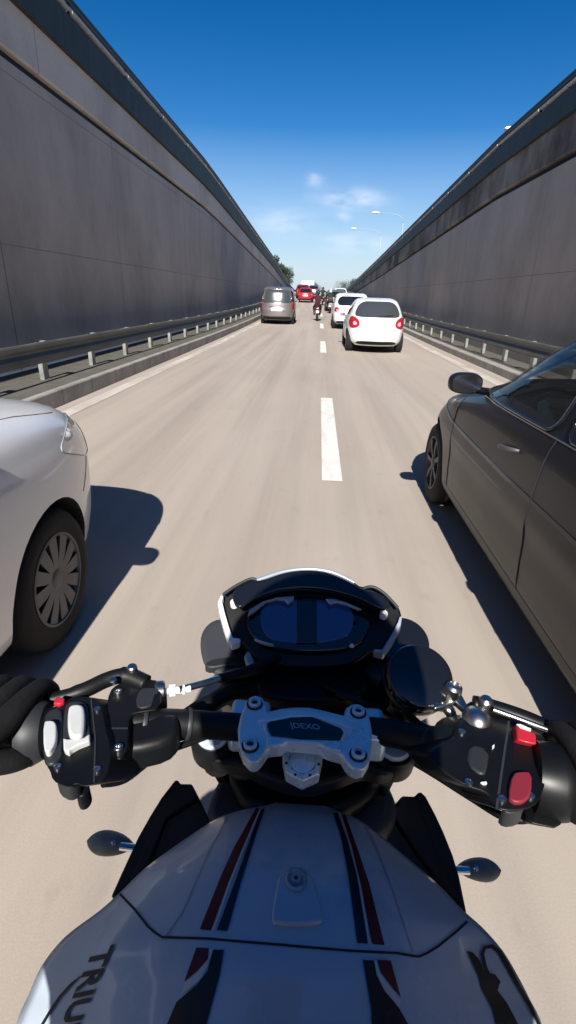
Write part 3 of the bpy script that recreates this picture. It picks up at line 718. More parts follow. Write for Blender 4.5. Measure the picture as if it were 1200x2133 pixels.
# lorry at the crest
lr = empty('box_van', (-1.9, 88, gz(88)), 0, 'white box van at the crest of the road beyond the red cars', 'van')
mb = MB(); mb.box((0, 0, 1.45), (1.9, 4.0, 1.3)); mb.build('cargo_box', M['white_paint'], lr, bevel=.04)
mb = MB(); mb.box((0, 2.9, 1.15), (1.8, 1.3, 1.3)); mb.build('cab', M['white_paint'], lr, bevel=.15, seg=3)
mb = MB(); mb.box((0, .3, .65), (1.0, 5.4, .28)); mb.box((0, -2.05, .5), (1.8, .1, .15)); mb.build('chassis', M['plastic'], lr)
mb = MB(); mb.box((0, -2.02, 1.45), (.02, .03, 1.2)); mb.box((-.35, -2.02, 1.3), (.03, .03, .8)); mb.box((.35, -2.02, 1.3), (.03, .03, .8)); mb.build('rear_door', M['galv'], lr)
for sx in (-.85, .85):
    for wy in (-1.5, 3.2): wheel(lr, sx*.95, wy*.9, .38, .26, 1 if sx > 0 else -1, 6, M['hubcap'])
    mb = MB(); mb.box((sx, -2.12, .66), (.28, .04, .12)); mb.build('tail_light', M['tail_red'], lr)

# -- white car on the left, close
WH = [(.17, 1.94, -1.85, .78), (.24, 2.10, -1.98, .85), (.40, 2.19, -2.05, .885), (.55, 2.20, -2.06, .90), (.70, 2.19, -2.05, .91), (.82, 2.15, -2.02, .91), (.90, 2.08, -2.0, .90), (.97, 1.95, -1.98, .885), (1.02, 1.72, -1.96, .86), (1.055, 1.42, -1.94, .84), (1.08, 1.12, -1.93, .83), (1.15, .98, -1.88, .80), (1.3, .72, -1.75, .74), (1.45, .42, -1.6, .68), (1.54, .1, -1.4, .60), (1.58, -.2, -1.1, .48)]
WX0, WY0 = -1.965, .63
r_, S_, patch, line, _b = car('white_car', (WX0, WY0, 0), R(0), 'white car close on the left, its front wheel with grey slotted hubcap beside the motorcycle', 'car', WH, M['white_paint'], (1.28, -1.30), .315, dict(spokes=12, slots=True, gap=.05), nf=4.6, nr=4.0, nz=70)
for sg in (-1, 1):
    o = patch('headlight', 'F', [(sg*.52, .70), (sg*.60, .84), (sg*.74, .89), (sg*.80, .82), (sg*.79, .70), (sg*.66, .66)], M['lamp_clear'], .006, 2, rings_=4, rim=(M['hubcap'], .0016, 'lamp_seal'))
    o = patch('side_headlight', 'S', [(1.40, .86), (1.62, .93), (1.86, .93), (2.02, .86), (2.0, .78), (1.75, .74)], M['lamp_clear'], .005, 2, sg=sg, rings_=4, rim=(M['hubcap'], .0016, 'lamp_seal'))
    line('bumper_gap', 'S', [(1.76, .735), (1.63, .60)], sg, .0022)
    line('wing_gap', 'S', [(.86, .98), (.80, .7), (.82, .3)], sg, .004)
    line('door_gap', 'S', [(-.2, .98), (-.2, .3)], sg, .004)
    patch('side_window', 'S', [(-1.1, 1.04), (-.22, 1.04), (-.22, 1.42), (-1.0, 1.44)], M['glass_dark'], .004, 1, sg=sg)
    patch('side_window', 'S', [(-.14, 1.04), (.82, 1.04), (.45, 1.34), (.15, 1.44), (-.14, 1.44)], M['glass_dark'], .004, 1, sg=sg)
    mirror(r_, sg*.82, .68, 1.08, sg, M['white_paint'])
    line('bonnet_gap', 'S', [(1.62, .98), (1.3, 1.03), (1.0, 1.06)], sg, .002, M['hubcap'])
patch('grille', 'F', [(-.45, .62), (.45, .62), (.40, .74), (-.40, .74)], M['plastic'], .006, 1)
patch('lower_grille', 'F', [(-.55, .28), (.55, .28), (.5, .46), (-.5, .46)], M['plastic'], .006, 1)
patch('windscreen', 'F', [(-.68, 1.08), (.68, 1.08), (.56, 1.46), (-.56, 1.46)], M['glass_dark'], .004, 1)
patch('rear_window', 'B', [(-.62, 1.08), (.62, 1.08), (.52, 1.44), (-.52, 1.44)], M['glass_dark'], .004, 1)

# -- dark grey saloon on the right, close
DK = [(.18, 1.95, -2.30, .79), (.26, 2.12, -2.43, .845), (.42, 2.18, -2.50, .865), (.56, 2.16, -2.50, .872), (.66, 2.10, -2.48, .885), (.74, 1.98, -2.45, .878), (.84, 1.74, -2.42, .868), (.92, 1.40, -2.38, .855), (.98, 1.08, -2.32, .835), (1.04, .86, -2.10, .805), (1.15, .62, -1.92, .755), (1.27, .38, -1.7, .70), (1.37, .12, -1.45, .645), (1.45, -.1, -1.2, .58), (1.49, -.35, -.95, .46)]
SW1 = [(-.50, 1.012), (.78, 1.0), (.60, 1.10), (.22, 1.35), (-.46, 1.40)]
SW2 = [(-1.50, 1.03), (-.60, 1.014), (-.56, 1.40), (-1.0, 1.37), (-1.32, 1.25)]
def inset(P, d):
    cx = sum(p[0] for p in P)/len(P); cz = sum(p[1] for p in P)/len(P)
    return [(cx+(x-cx)*(1-d/abs(x-cx) if abs(x-cx) > .05 else 1), cz+(z-cz)*(1-d/abs(z-cz) if abs(z-cz) > .05 else 1)) for x, z in P]
WSF = [(-.66, 1.02), (.66, 1.02), (.52, 1.41), (-.52, 1.41)]
DX0, DY0 = 1.80, 2.60
r_, S_, patch, line, _b = car('dark_saloon_car', (DX0, DY0, 0), R(0), 'dark grey saloon car close on the right with a driver in a tan top', 'car', DK, M['dark_paint'], (1.34, -1.62), .315, dict(spokes=7, gap=.045, cuts=[('S', inset(SW1, .04)), ('S', inset(SW2, .04)), ('F', inset(WSF, .05)), ('B', [(-.5, 1.1), (.5, 1.1), (.45, 1.34), (-.45, 1.34)])]), nf=3.6, nr=3.6, nz=90)
for sg in (-1, 1):
    patch('side_window', 'S', SW1, M['glass_tint'], .003, 1, sg=sg, rim=(M['plastic_gloss'], .009))
    patch('side_window', 'S', SW2, M['glass_tint'], .003, 1, sg=sg, rim=(M['plastic_gloss'], .009))
    line('door_gap', 'S', [(.86, .93), (.80, .7), (.82, .28)], sg, .0045)
    line('door_gap', 'S', [(-.55, 1.0), (-.56, .28)], sg, .0045)
    line('door_gap', 'S', [(-1.45, 1.0), (-1.33, .66)], sg, .0045)
    # crease and sill ridge
    line('body_crease', 'S', [(1.60, .80), (.8, .75), (-.2, .735), (-2.2, .75)], sg, .022, M['dark_paint'], -.0165)
    line('sill_ridge', 'S', [(.90, .30), (-1.2, .30)], sg, .035, M['dark_paint'], -.026)
    for hy in (-.30, -1.28):
        mb = MB(); c0 = [S_.side(hy+t, .880-.008*k, sg) for k, t in enumerate((0, .05, .10, .16, .21))]
        mb.tube([c0[0], c0[1]+Vector((sg*.03, 0, .002)), c0[2]+Vector((sg*.036, 0, .003)), c0[3]+Vector((sg*.03, 0, .002)), c0[4]], [.008, .012, .013, .012, .008], 10)
        mb.build('door_handle', M['hubcap'], r_, smooth=True)
    mirror(r_, sg*.82, .54, 1.055, sg, M['dark_paint'])
    patch('side_headlight', 'S', [(1.62, .70), (1.86, .745), (2.0, .70), (2.0, .60), (1.86, .60)], M['lamp_clear'], .005, 2, sg=sg, rings_=4)
    patch('headlight', 'F', [(sg*.48, .60), (sg*.5, .70), (sg*.70, .72), (sg*.78, .64), (sg*.66, .58)], M['lamp_clear'], .006, 2, rings_=4)
    line('window_strip', 'S', [(.80, .985), (-1.50, 1.015)], sg, .006, M['plastic_gloss'], .001)
patch('windscreen', 'F', WSF, M['glass_tint'], .003, 1)
patch('rear_window', 'B', [(-.6, 1.09), (.6, 1.09), (.5, 1.42), (-.5, 1.42)], M['glass_tint'], .003, 1)
patch('grille', 'F', [(-.42, .50), (.42, .50), (.36, .66), (-.36, .66)], M['plastic'], .006, 1)
mb = MB(); mb.box((0, -.1, .34), (1.5, 3.0, .04)); mb.box((0, .86, .84), (1.42, .40, .12)); mb.build('cabin_floor', M['plastic'], r_)
for sx in (-.38, .38):
    mb = MB(); mb.box((sx, -.15, .50), (.50, .50, .16)); mb.box((sx, -.43, .80), (.48, .13, .58), Matrix.Rotation(R(14), 3, 'X')); mb.box((sx, -.51, 1.16), (.26, .09, .16)); mb.build('seat', M['seat_fabric'], r_, bevel=.04, seg=3)
mb = MB(); mb.box((0, -1.0, .50), (1.2, .5, .16)); mb.box((0, -1.32, .80), (1.2, .13, .5), Matrix.Rotation(R(18), 3, 'X')); mb.build('rear_bench', M['seat_fabric'], r_, bevel=.04)
mb = MB(); mb.tube([(-.38+.18*math.cos(a), .42+.06*math.sin(a), .86+.17*math.sin(a)) for a in [2*math.pi*k/24 for k in range(25)]], .014, 8, cap=False); mb.tube([(-.38, .42, .86), (-.38, .75, .78)], .03, 8); mb.build('steering_wheel', M['plastic'], r_, smooth=True)

# ------------------------------------------------------------------ people
def skin_body(name, joints, bones, m, parent, sub=2):
    """joints: {name: (pos, radius)}; bones: pairs. one continuous skinned surface"""
    me = bpy.data.meshes.new(name); keys = list(joints)
    me.from_pydata([tuple(joints[k][0]) for k in keys], [(keys.index(a), keys.index(b)) for a, b in bones], [])
    o = bpy.data.objects.new(name, me); col.objects.link(o)
    md = o.modifiers.new('skin', 'SKIN'); md.use_smooth_shade = True
    o.modifiers.new('sub', 'SUBSURF').levels = sub
    if not me.skin_vertices: me.attributes  # layer is created with the modifier
    for i, k in enumerate(keys):
        r = joints[k][1]; me.skin_vertices[0].data[i].radius = (r if isinstance(r, tuple) else (r, r))
    me.skin_vertices[0].data[0].use_root = True
    bpy.context.view_layer.update()
    dg = bpy.context.evaluated_depsgraph_get(); nm = bpy.data.meshes.new_from_object(o.evaluated_get(dg)); nm.name = name
    bpy.data.objects.remove(o)
    no = bpy.data.objects.new(name, nm); col.objects.link(no); no.parent = parent
    nm.materials.clear(); nm.materials.append(m)
    for p in nm.polygons: p.use_smooth = True
    return no
def head_mesh(parent, c, m, face=1, tilt=0):
    """a head with brow, eye hollows, nose, mouth, chin, ears looking along +y"""
    c = Vector(c)
    bm = bmesh.new(); bmesh.ops.create_icosphere(bm, subdivisions=4, radius=1)
    for v in bm.verts:
        x, y, z = v.co
        X = .075*x*(1-.22*max(0, -z)); Y = .098*y; Z = .118*z
        if y > 0:
            if z < -.25: X *= 1-.15*(-z-.25)
            g = lambda cx, cz, sx, sz: math.exp(-((x-cx)/sx)**2-((z-cz)/sz)**2)
            Y += .026*g(0, -.12, .14, .22)*y + .010*g(0, .22, .5, .10) - .012*(g(.36, .06, .17, .10)+g(-.36, .06, .17, .10)) + .007*g(0, -.48, .28, .07) - .005*g(0, -.52, .24, .02) + .012*g(0, -.80, .3, .14)
        for s in (-1, 1):
            X += s*.014*math.exp(-((y-0)/.12)**2-((z+.02)/.22)**2)*(1 if x*s > .8 else 0)
        v.co = (X, Y, Z)
    me = bpy.data.meshes.new('head'); bm.to_mesh(me); bm.free(); me.materials.append(m)
    for p in me.polygons: p.use_smooth = True
    o = bpy.data.objects.new('head', me); col.objects.link(o); o.parent = parent; o.location = c
    return o
def hair_cap(parent, c, m):
    mb = MB(); c = Vector(c); n = 24; rings = []
    for k in range(9):
        th = k/8*1.75; rings.append([c+Vector((.084*math.sin(th)*math.cos(a), -.012+.108*math.sin(th)*math.sin(a)*(1 if math.sin(a) < 0 else .93), .01+.13*math.cos(th)*(1) - (.0 if math.sin(a) < .2 else -.03*(k/8)))) for a in [2*math.pi*j/n for j in range(n)]])
    mb.ring_loft(rings, cap=False); return mb.build('hair', m, parent, smooth=True)
def helmet(parent, c, m, tilt=0):
    mb = MB(); c = Vector(c); n = 28; rings = []
    for k in range(15):
        th = .02+k/14*2.35; rr = math.sin(th); rings.append([c+Vector((.128*rr*math.cos(a), .150*rr*math.sin(a)-.005, .145*math.cos(th))) for a in [2*math.pi*j/n for j in range(n)]])
    mb.ring_loft(rings); o = mb.build('helmet', m, parent, smooth=True)
    mb = MB(); rings = []
    for k in range(7):
        th = 1.25+k/6*.55; rings.append([c+Vector((.131*math.sin(th)*math.cos(a), .153*math.sin(th)*math.sin(a)-.003, .148*math.cos(th))) for a in [R(25)+R(130)*j/16 for j in range(17)]])
    mb.ring_loft(rings, cap=False, closed=False); mb.build('visor', M['plastic_gloss'], o, smooth=True)
    return o

# driver of the dark saloon
dr = empty('person', (DX0-.38, DY0, 0), 0, 'driver in a tan top sitting behind the side window of the dark saloon', 'person')
J = {'pelvis': ((0, -.25, .66), (.15, .12)), 'waist': ((0, -.28, .82), (.14, .10)), 'chest': ((0, -.31, 1.00), (.165, .11)), 'neckb': ((0, -.32, 1.13), (.08, .07)), 'neck': ((0, -.31, 1.19), (.052, .052)), 'skull': ((0, -.29, 1.27), (.05, .05)),
     'shL': ((-.17, -.30, 1.08), (.065, .065)), 'elL': ((-.27, -.10, .90), (.045, .045)), 'wrL': ((-.17, .27, .97), (.03, .03)), 'haL': ((-.14, .36, .985), (.038, .025)),
     'shR': ((.17, -.30, 1.08), (.065, .065)), 'elR': ((.25, -.06, .86), (.045, .045)), 'wrR': ((.15, .27, .93), (.03, .03)), 'haR': ((.12, .36, .95), (.038, .025)),
     'hiL': ((-.10, -.18, .64), (.09, .085)), 'knL': ((-.14, .26, .70), (.06, .06)), 'anL': ((-.12, .58, .42), (.04, .04)), 'hiR': ((.10, -.18, .64), (.09, .085)), 'knR': ((.14, .26, .68), (.06, .06)), 'anR': ((.12, .58, .42), (.04, .04))}
BN = [('pelvis', 'waist'), ('waist', 'chest'), ('chest', 'neckb'), ('neckb', 'neck'), ('neck', 'skull'), ('chest', 'shL'), ('shL', 'elL'), ('elL', 'wrL'), ('wrL', 'haL'), ('chest', 'shR'), ('shR', 'elR'), ('elR', 'wrR'), ('wrR', 'haR'), ('pelvis', 'hiL'), ('hiL', 'knL'), ('knL', 'anL'), ('pelvis', 'hiR'), ('hiR', 'knR'), ('knR', 'anR')]
skin_body('body', J, BN, M['shirt_tan'], dr)
head_mesh(dr, (0, -.27, 1.265), M['skin']); hair_cap(dr, (0, -.275, 1.275), M['plastic'])

def finger_chain(J, B, root, pts, r, tag_):
    prev = root
    for i, p in enumerate(pts):
        k = tag_+str(i); J[k] = (p, r*(1-.10*i)); B.append((prev, k)); prev = k

# ------------------------------------------------------------------ riders ahead
def scooter_rider(loc, rz, slabel, plabel, jacket, case, hel):
    sc = empty('scooter', loc, rz, slabel, 'motorcycle')
    def tyre(y, r, w):
        e = empty('wheel', (0, y, r)); e.parent = sc
        mb = MB(); mb.lathe([(r*.7, -w*.4), (r*.85, -w*.5), (r*.97, -w*.3), (r, 0), (r*.97, w*.3), (r*.85, w*.5), (r*.7, w*.4)], (0, 0, 0), (1, 0, 0), 28, cap=False); mb.build('tyre', M['rubber'], e, smooth=True)
        mb = MB(); mb.lathe([(r*.72, -w*.3), (r*.68, w*.3)], (0, 0, 0), (1, 0, 0), 24, cap=False)
        for k in range(5):
            a = k*2*math.pi/5; mb.tube([(0, 0, 0), (0, r*.7*math.cos(a), r*.7*math.sin(a))], .02, 6)
        mb.build('rim', M['hubcap'], e)
    tyre(-.62, .29, .13); tyre(.66, .29, .11)
    mb = MB(); mb.ring_loft([[(w*cx, y, zc+h*cz) for cx, cz in ((-1, -.6), (-1, .3), (-.6, 1), (.6, 1), (1, .3), (1, -.6), (.5, -1), (-.5, -1))] for y, w, zc, h in ((-.85, .07, .72, .05), (-.7, .13, .66, .12), (-.4, .17, .58, .18), (-.1, .16, .50, .18), (.2, .12, .55, .12), (.45, .08, .78, .1))])
    mb.build('body', M['plastic_gloss'], sc, bevel=.02)
    mb = MB(); mb.ring_loft([[(w*cx, y, z+h*cz) for cx, cz in ((-1, -1), (-1, .4), (-.5, 1), (.5, 1), (1, .4), (1, -1))] for y, w, z, h in ((-.8, .10, .80, .03), (-.5, .14, .79, .05), (-.1, .13, .76, .04), (.05, .08, .78, .03))]); mb.build('seat', M['jacket'], sc, smooth=True)
    mb = MB(); mb.tube([(0, .66, .29), (0, .5, .7), (0, .42, 1.0)], [.05, .05, .04], 8); mb.tube([(-.34, .30, 1.03), (-.1, .42, 1.02), (.1, .42, 1.02), (.34, .30, 1.03)], .016, 8); mb.build('handlebar', M['plastic'], sc, smooth=True)
    mb = MB(); mb.box((0, -.88, .70), (.12, .04, .06)); mb.build('tail_light', M['tail_lit'], sc, bevel=.01)
    mb = MB(); mb.box((0, -.93, .52), (.17, .012, .14), Matrix.Rotation(R(-20), 3, 'X')); mb.build('number_plate', M['plate'], sc)
    mb = MB(); mb.box((0, -.84, .45), (.18, .2, .02)); mb.tube([(.14, -.1, .35), (.16, -.5, .4), (.17, -.85, .5)], [.03, .04, .045], 10); mb.build('mudguard_and_exhaust', M['plastic'], sc, smooth=True)
    if case:
        mb = MB(); mb.box((0, -.82, .98), (.38, .32, .30)); mb.build('top_case', M[case], sc, bevel=.07, seg=4)
    for sg in (-1, 1):
        e = empty('rear_view_mirror', (sg*.30, .32, 1.05)); e.parent = sc
        mb = MB(); mb.tube([(0, 0, 0), (sg*.06, 0, .14)], .007, 6); mb.lathe([(.03, -.015), (.05, 0), (.03, .012)], (sg*.08, 0, .18), (0, 1, 0), 16); mb.build('mirror_housing', M['plastic'], e, smooth=True)
    p = empty('person', loc, rz, plabel, 'person')
    J = {'pelvis': ((0, -.22, .90), (.16, .12)), 'waist': ((0, -.20, 1.04), (.15, .11)), 'chest': ((0, -.14, 1.26), (.19, .12)), 'neckb': ((0, -.10, 1.40), (.08, .07)), 'skull': ((0, -.07, 1.50), (.05, .05))}
    B = [('pelvis', 'waist'), ('waist', 'chest'), ('chest', 'neckb'), ('neckb', 'skull')]
    for s, n in ((-1, 'L'), (1, 'R')):
        J.update({'sh'+n: ((s*.20, -.12, 1.34), .07), 'el'+n: ((s*.36, .06, 1.14), .05), 'wr'+n: ((s*.32, .27, 1.06), .036), 'ha'+n: ((s*.30, .33, 1.045), (.045, .03)),
                  'hi'+n: ((s*.12, -.15, .86), .10), 'kn'+n: ((s*.22, .25, .76), .07), 'an'+n: ((s*.17, .10, .36), .045), 'to'+n: ((s*.18, .28, .32), .04)})
        B += [('chest', 'sh'+n), ('sh'+n, 'el'+n), ('el'+n, 'wr'+n), ('wr'+n, 'ha'+n), ('pelvis', 'hi'+n), ('hi'+n, 'kn'+n), ('kn'+n, 'an'+n), ('an'+n, 'to'+n)]
    skin_body('body', J, B, jacket, p); helmet(p, (0, -.04, 1.56), hel)
scooter_rider((-.10, 33.2, gz(33)), R(1), 'black motorcycle with white tail between the lanes, straight ahead', 'rider in a dark red jacket and dark helmet on the motorcycle straight ahead', M['jacket_red'], None, M['helmet'])
scooter_rider((.84, 43.0, gz(43)), R(-1), 'dark scooter carrying a top case left of the white utility vehicle', 'rider in black on the scooter left of the white utility vehicle', M['jacket'], 'plastic_soft', M['white_plastic'])
scooter_rider((.30, 56.0, gz(56)), R(1), 'farthest small black motorcycle near the lane line', 'farthest rider, in black, near the lane line beyond the other riders', M['jacket'], None, M['helmet'])

# ------------------------------------------------------------------ the motorcycle being ridden
bike = empty('motorcycle', (-.01, 0, 0), 0, 'white and dark motorcycle being ridden in the foreground, seen from above its tank', 'motorcycle')
def shift(o):
    o.location = Vector(o.location)-bike.location; return o
def P3(pts, z):      # outline on a level (or sloping) plane of the motorcycle
    return [at(x, y, z(x, y) if callable(z) else z) for x, y in pts]
def Z(sc, ox, oy, pts): return [(ox+sc*x, oy+sc*y) for x, y in pts]
def plate(name, pts, z, off, m, bevel=.004, parent=None, seg=3, ch=0):
    if ch: pts = chaikin(pts, ch)
    mb = MB(); mb.prism(P3(pts, z), off); o = mb.build(name, m, parent or bike, bevel=bevel, seg=seg, angle=40)
    if parent is None: shift(o)
    return o
def btube(name, pts, r, m, n=14, parent=None):
    mb = MB(); mb.tube(pts, r, n); o = mb.build(name, m, parent or bike, smooth='auto', angle=50)
    if parent is None: shift(o)
    return o
def smooth_path(pts, n=6):
    P = [Vector(p) for p in pts]; out = []
    for i in range(len(P)-1):
        a = P[max(i-1, 0)]; b = P[i]; c = P[i+1]; d = P[min(i+2, len(P)-1)]
        for k in range(n):
            t = k/n; out.append(.5*((2*b)+(c-a)*t+(2*a-5*b+4*c-d)*t*t+(-a+3*b-3*c+d)*t**3))
    out.append(P[-1]); return out

# tank ------------------------------------------------------------------
ROWS = [((575, 1672), (680, 1679), .955, .005), ((547, 1679), (700, 1688), .960, .010), ((500, 1688), (745, 1706), .966, .022), ((450, 1706), (790, 1738), .972, .035), ((379, 1752), (845, 1784), .980, .050), ((303, 1808), (908, 1838), .985, .062),
        ((249, 1860), (965, 1896), .985, .072), ((206, 1898), (1005, 1932), .983, .080), ((135, 1952), (1047, 1980), .980, .10), ((87, 2012), (1080, 2035), .975, .115), ((60, 2071), (1104, 2082), .968, .125), ((34, 2133), (1130, 2136), .96, .13), ((22, 2220), (1145, 2222), .95, .13)]
def tank_row(l, r, zc, dr_, n=44):
    out = []
    for i in range(n+1):
        u = 2*i/n-1; u = math.copysign(abs(u)**.85, u)
        px = l[0]+(r[0]-l[0])*(u+1)/2; py = l[1]+(r[1]-l[1])*(u+1)/2
        out.append(at(px, py, zc-dr_*(abs(u)**2.6)))
    return out
def lerp_rows():
    out = []
    for i in range(len(ROWS)-1):
        p0 = ROWS[max(i-1, 0)]; a = ROWS[i]; b = ROWS[i+1]; p3 = ROWS[min(i+2, len(ROWS)-1)]
        def cr(w, x, y, z_, t): return .5*((2*x)+(y-w)*t+(2*w-5*x+4*y-z_)*t*t+(-w+3*x-3*y+z_)*t**3)
        for k in range(4):
            t = k/4
            out.append(((cr(p0[0][0], a[0][0], b[0][0], p3[0][0], t), cr(p0[0][1], a[0][1], b[0][1], p3[0][1], t)), (cr(p0[1][0], a[1][0], b[1][0], p3[1][0], t), cr(p0[1][1], a[1][1], b[1][1], p3[1][1], t)), cr(p0[2], a[2], b[2], p3[2], t), cr(p0[3], a[3], b[3], p3[3], t)))
    out.append(ROWS[-1]); return out
rows = [tank_row(*r) for r in lerp_rows()]
for (Y, hw, zc, dr_) in ((.12, .205, .945, .13), (.05, .16, .93, .12), (-.02, .12, .905, .10)):
    rr = []
    for i in range(45):
        u = 2*i/44-1; u = math.copysign(abs(u)**.85, u); rr.append(Vector((-.01+hw*u, Y, zc-dr_*abs(u)**2.6)))
    rows.append(rr)
full = []
for r in rows:         # wrap the sides under
    a, b = r[0], r[-1]; c = (a+b)/2
    def dn(p, k, dz): return Vector((c.x+(p.x-c.x)*k, p.y+.004*dz, p.z-dz))
    full.append([dn(a, .72, .20), dn(a, .90, .13), dn(a, .985, .05), dn(a, 1.0, .015)]+r+[dn(b, 1.0, .015), dn(b, .985, .05), dn(b, .90, .13), dn(b, .72, .20)])
mb = MB(); mb.ring_loft(full, cap=False, closed=False)
mb.add(full[0], [tuple(range(len(full[0])))])
tank = mb.build('fuel_tank', M['tank'], bike, smooth=True); shift(tank)
bvh = BVHTree.FromPolygons([v for v in mb.v], mb.f)
def cast(px, py, off=.0012):
    d = pray(px, py).normalized(); h = bvh.ray_cast(CAMP, d)
    if h[0] is None: return None
    n = h[1]; n = n if n.dot(d) < 0 else -n
    return h[0]+n*off
def decal(name, polys, m, off=.0012, fs_in=None):
    """paint on the tank: flat outlines cut fine and laid on the curved surface"""
    bm = bmesh.new()
    if fs_in:
        vs_, fs_ = fs_in; bv = [bm.verts.new((x, y, 0)) for x, y in vs_]
        for f in fs_:
            try: bm.faces.new([bv[i] for i in f])
            except ValueError: pass
    for P in polys:
        bm.faces.new([bm.verts.new((x, y, 0)) for x, y in P])
    bmesh.ops.triangulate(bm, faces=bm.faces)
    for _ in range(5):
        es = [e for e in bm.edges if e.calc_length() > 16]
        if not es: break
        bmesh.ops.subdivide_edges(bm, edges=es, cuts=1); bmesh.ops.triangulate(bm, faces=bm.faces)
    bad = []
    for v in bm.verts:
        p = cast(v.co.x, v.co.y, off)
        if p is None: bad.append(v)
        else: v.co = p
    bmesh.ops.delete(bm, geom=bad, context='VERTS')
    bmesh.ops.recalc_face_normals(bm, faces=bm.faces)
    me = bpy.data.meshes.new(name); bm.to_mesh(me); bm.free(); me.materials.append(m)
    o = bpy.data.objects.new(name, me); col.objects.link(o); o.parent = tank; return o
def stroke(path, w):
    L = []; Rr = []
    for i, p in enumerate(path):
        a = path[max(i-1, 0)]; b = path[min(i+1, len(path)-1)]; dx, dy = b[0]-a[0], b[1]-a[1]; l = math.hypot(dx, dy); ww = w[i] if isinstance(w, list) else w
        L.append((p[0]-dy/l*ww/2, p[1]+dx/l*ww/2)); Rr.append((p[0]+dy/l*ww/2, p[1]-dx/l*ww/2))
    return [[L[i], L[i+1], Rr[i+1], Rr[i]] for i in range(len(L)-1)]
def zz(pts): return Z(.5417, 0, 1600, pts)
def zr(pts): return Z(.5, 600, 1600, pts)
def band(le, ri):     # quads between a left and a right edge
    return [[le[i], le[i+1], ri[i+1], ri[i]] for i in range(len(le)-1)]
decal('stripe', band(zz([(985, 158), (900, 310), (850, 420), (770, 622)]), zz([(1000, 158), (930, 320), (880, 440), (812, 626)])), M['red_decal'])
decal('stripe', band(zz([(1003, 165), (950, 312), (900, 450), (835, 626)]), zz([(1018, 158), (968, 312), (925, 450), (875, 628)])), M['navy_decal'])
decal('pinstripe', band(zz([(1000, 158), (931, 318), (882, 440), (816, 626)]), zz([(1004, 163), (939, 318), (891, 440), (826, 626)])), M['pin_decal'])
decal('stripe', [zz([(757, 692), (805, 694), (800, 735), (760, 780), (710, 822)])], M['red_decal'])
decal('stripe', [zz([(822, 700), (862, 700), (845, 800), (795, 984), (780, 1040), (630, 1040), (645, 984), (680, 900), (760, 830), (800, 780)])], M['black_decal'])
decal('pinstripe', band(zz([(807, 694), (802, 737), (762, 782), (712, 824)]), zz([(819, 700), (800, 765), (768, 815), (700, 870)])), M['pin_decal'])
decal('stripe', band(zr([(187, 190), (220, 290), (250, 450), (287, 730)]), zr([(205, 190), (245, 300), (285, 450), (330, 732)])), M['navy_decal'])
decal('stripe', band(zr([(222, 195), (264, 330), (305, 500), (348, 733)]), zr([(238, 200), (285, 330), (335, 480), (400, 738)])), M['red_decal'])
decal('pinstripe', band(zr([(208, 190), (248, 300), (288, 450), (333, 732)]), zr([(219, 192), (261, 328), (302, 498), (344, 733)])), M['pin_decal'])
decal('stripe', [zr([(310, 800), (355, 802), (365, 860), (400, 930), (460, 1000), (495, 1062), (520, 1110), (350, 1110), (345, 1000)])], M['black_decal'])
decal('stripe', [zr([(370, 800), (425, 802), (467, 955), (415, 890), (385, 850)])], M['red_decal'])
decal('pinstripe', band(zr([(357, 802), (367, 860), (403, 930), (462, 998)]), zr([(367, 802), (380, 852), (412, 894), (466, 965)])), M['pin_decal'])
seamL = zz([(462, 485), (520, 545), (570, 610), (600, 636), (625, 652), (800, 657), (1000, 674), (1106, 682)])
seamR = zr([(0, 740), (250, 761), (450, 771), (520, 783), (545, 785), (575, 772), (620, 745), (700, 680), (745, 640)])
decal('panel_gap', stroke(seamL+seamR, 5.5), M['seam'], .0009)
decal('crease_line', stroke(zz([(880, 178), (800, 330), (700, 560), (640, 645)]), 2.0), M['trim_grey'], .0008)
decal('crease_line', stroke(zr([(320, 235), (370, 340), (440, 520), (520, 770)]), 2.0), M['trim_grey'], .0008)
# maker's lettering on the left flank and the script on the right flank
vs_, fs_ = text_mesh('TRIUMPH', 1.0, bold=.028)
xs_ = [v.x for v in vs_]; ys_ = [v.y for v in vs_]; x0 = min(xs_); y0 = min(ys_); capw = (max(ys_)-y0)
ux, uy = -.40, .917; vx, vy = .965, -.20; S = 62
ox, oy = 197, 1977
vs2 = [(ox+(v.x-x0)*S*ux*1.28+(v.y-y0)*S*vx, oy+(v.x-x0)*S*uy*1.28+(v.y-y0)*S*vy) for v in vs_]
decal('lettering', [], M['black_decal'], .0016, (vs2, fs_))
decal('lettering', stroke(zz([(318, 798), (280, 830), (235, 880), (195, 940), (165, 990), (140, 1060)]), [2, 6, 6, 6, 6, 6]), M['black_decal'], .0014)
decal('emblem', [zr(P) for P in ([(742, 762), (765, 768), (790, 795), (815, 850), (795, 880)], [(815, 850), (858, 860), (880, 888), (868, 925), (905, 975), (800, 915), (795, 880)], [(800, 915), (905, 975), (935, 1030), (960, 1080), (865, 1080), (850, 1010)])], M['black_decal'], .0014)
decal('emblem', stroke(zr([(838, 880), (815, 820), (805, 775), (815, 748), (845, 742), (875, 765), (905, 815), (950, 900), (1000, 985), (1050, 1085)]), [5, 7, 8, 8, 9, 9, 10, 9, 8, 7]), M['black_decal'], .0014)
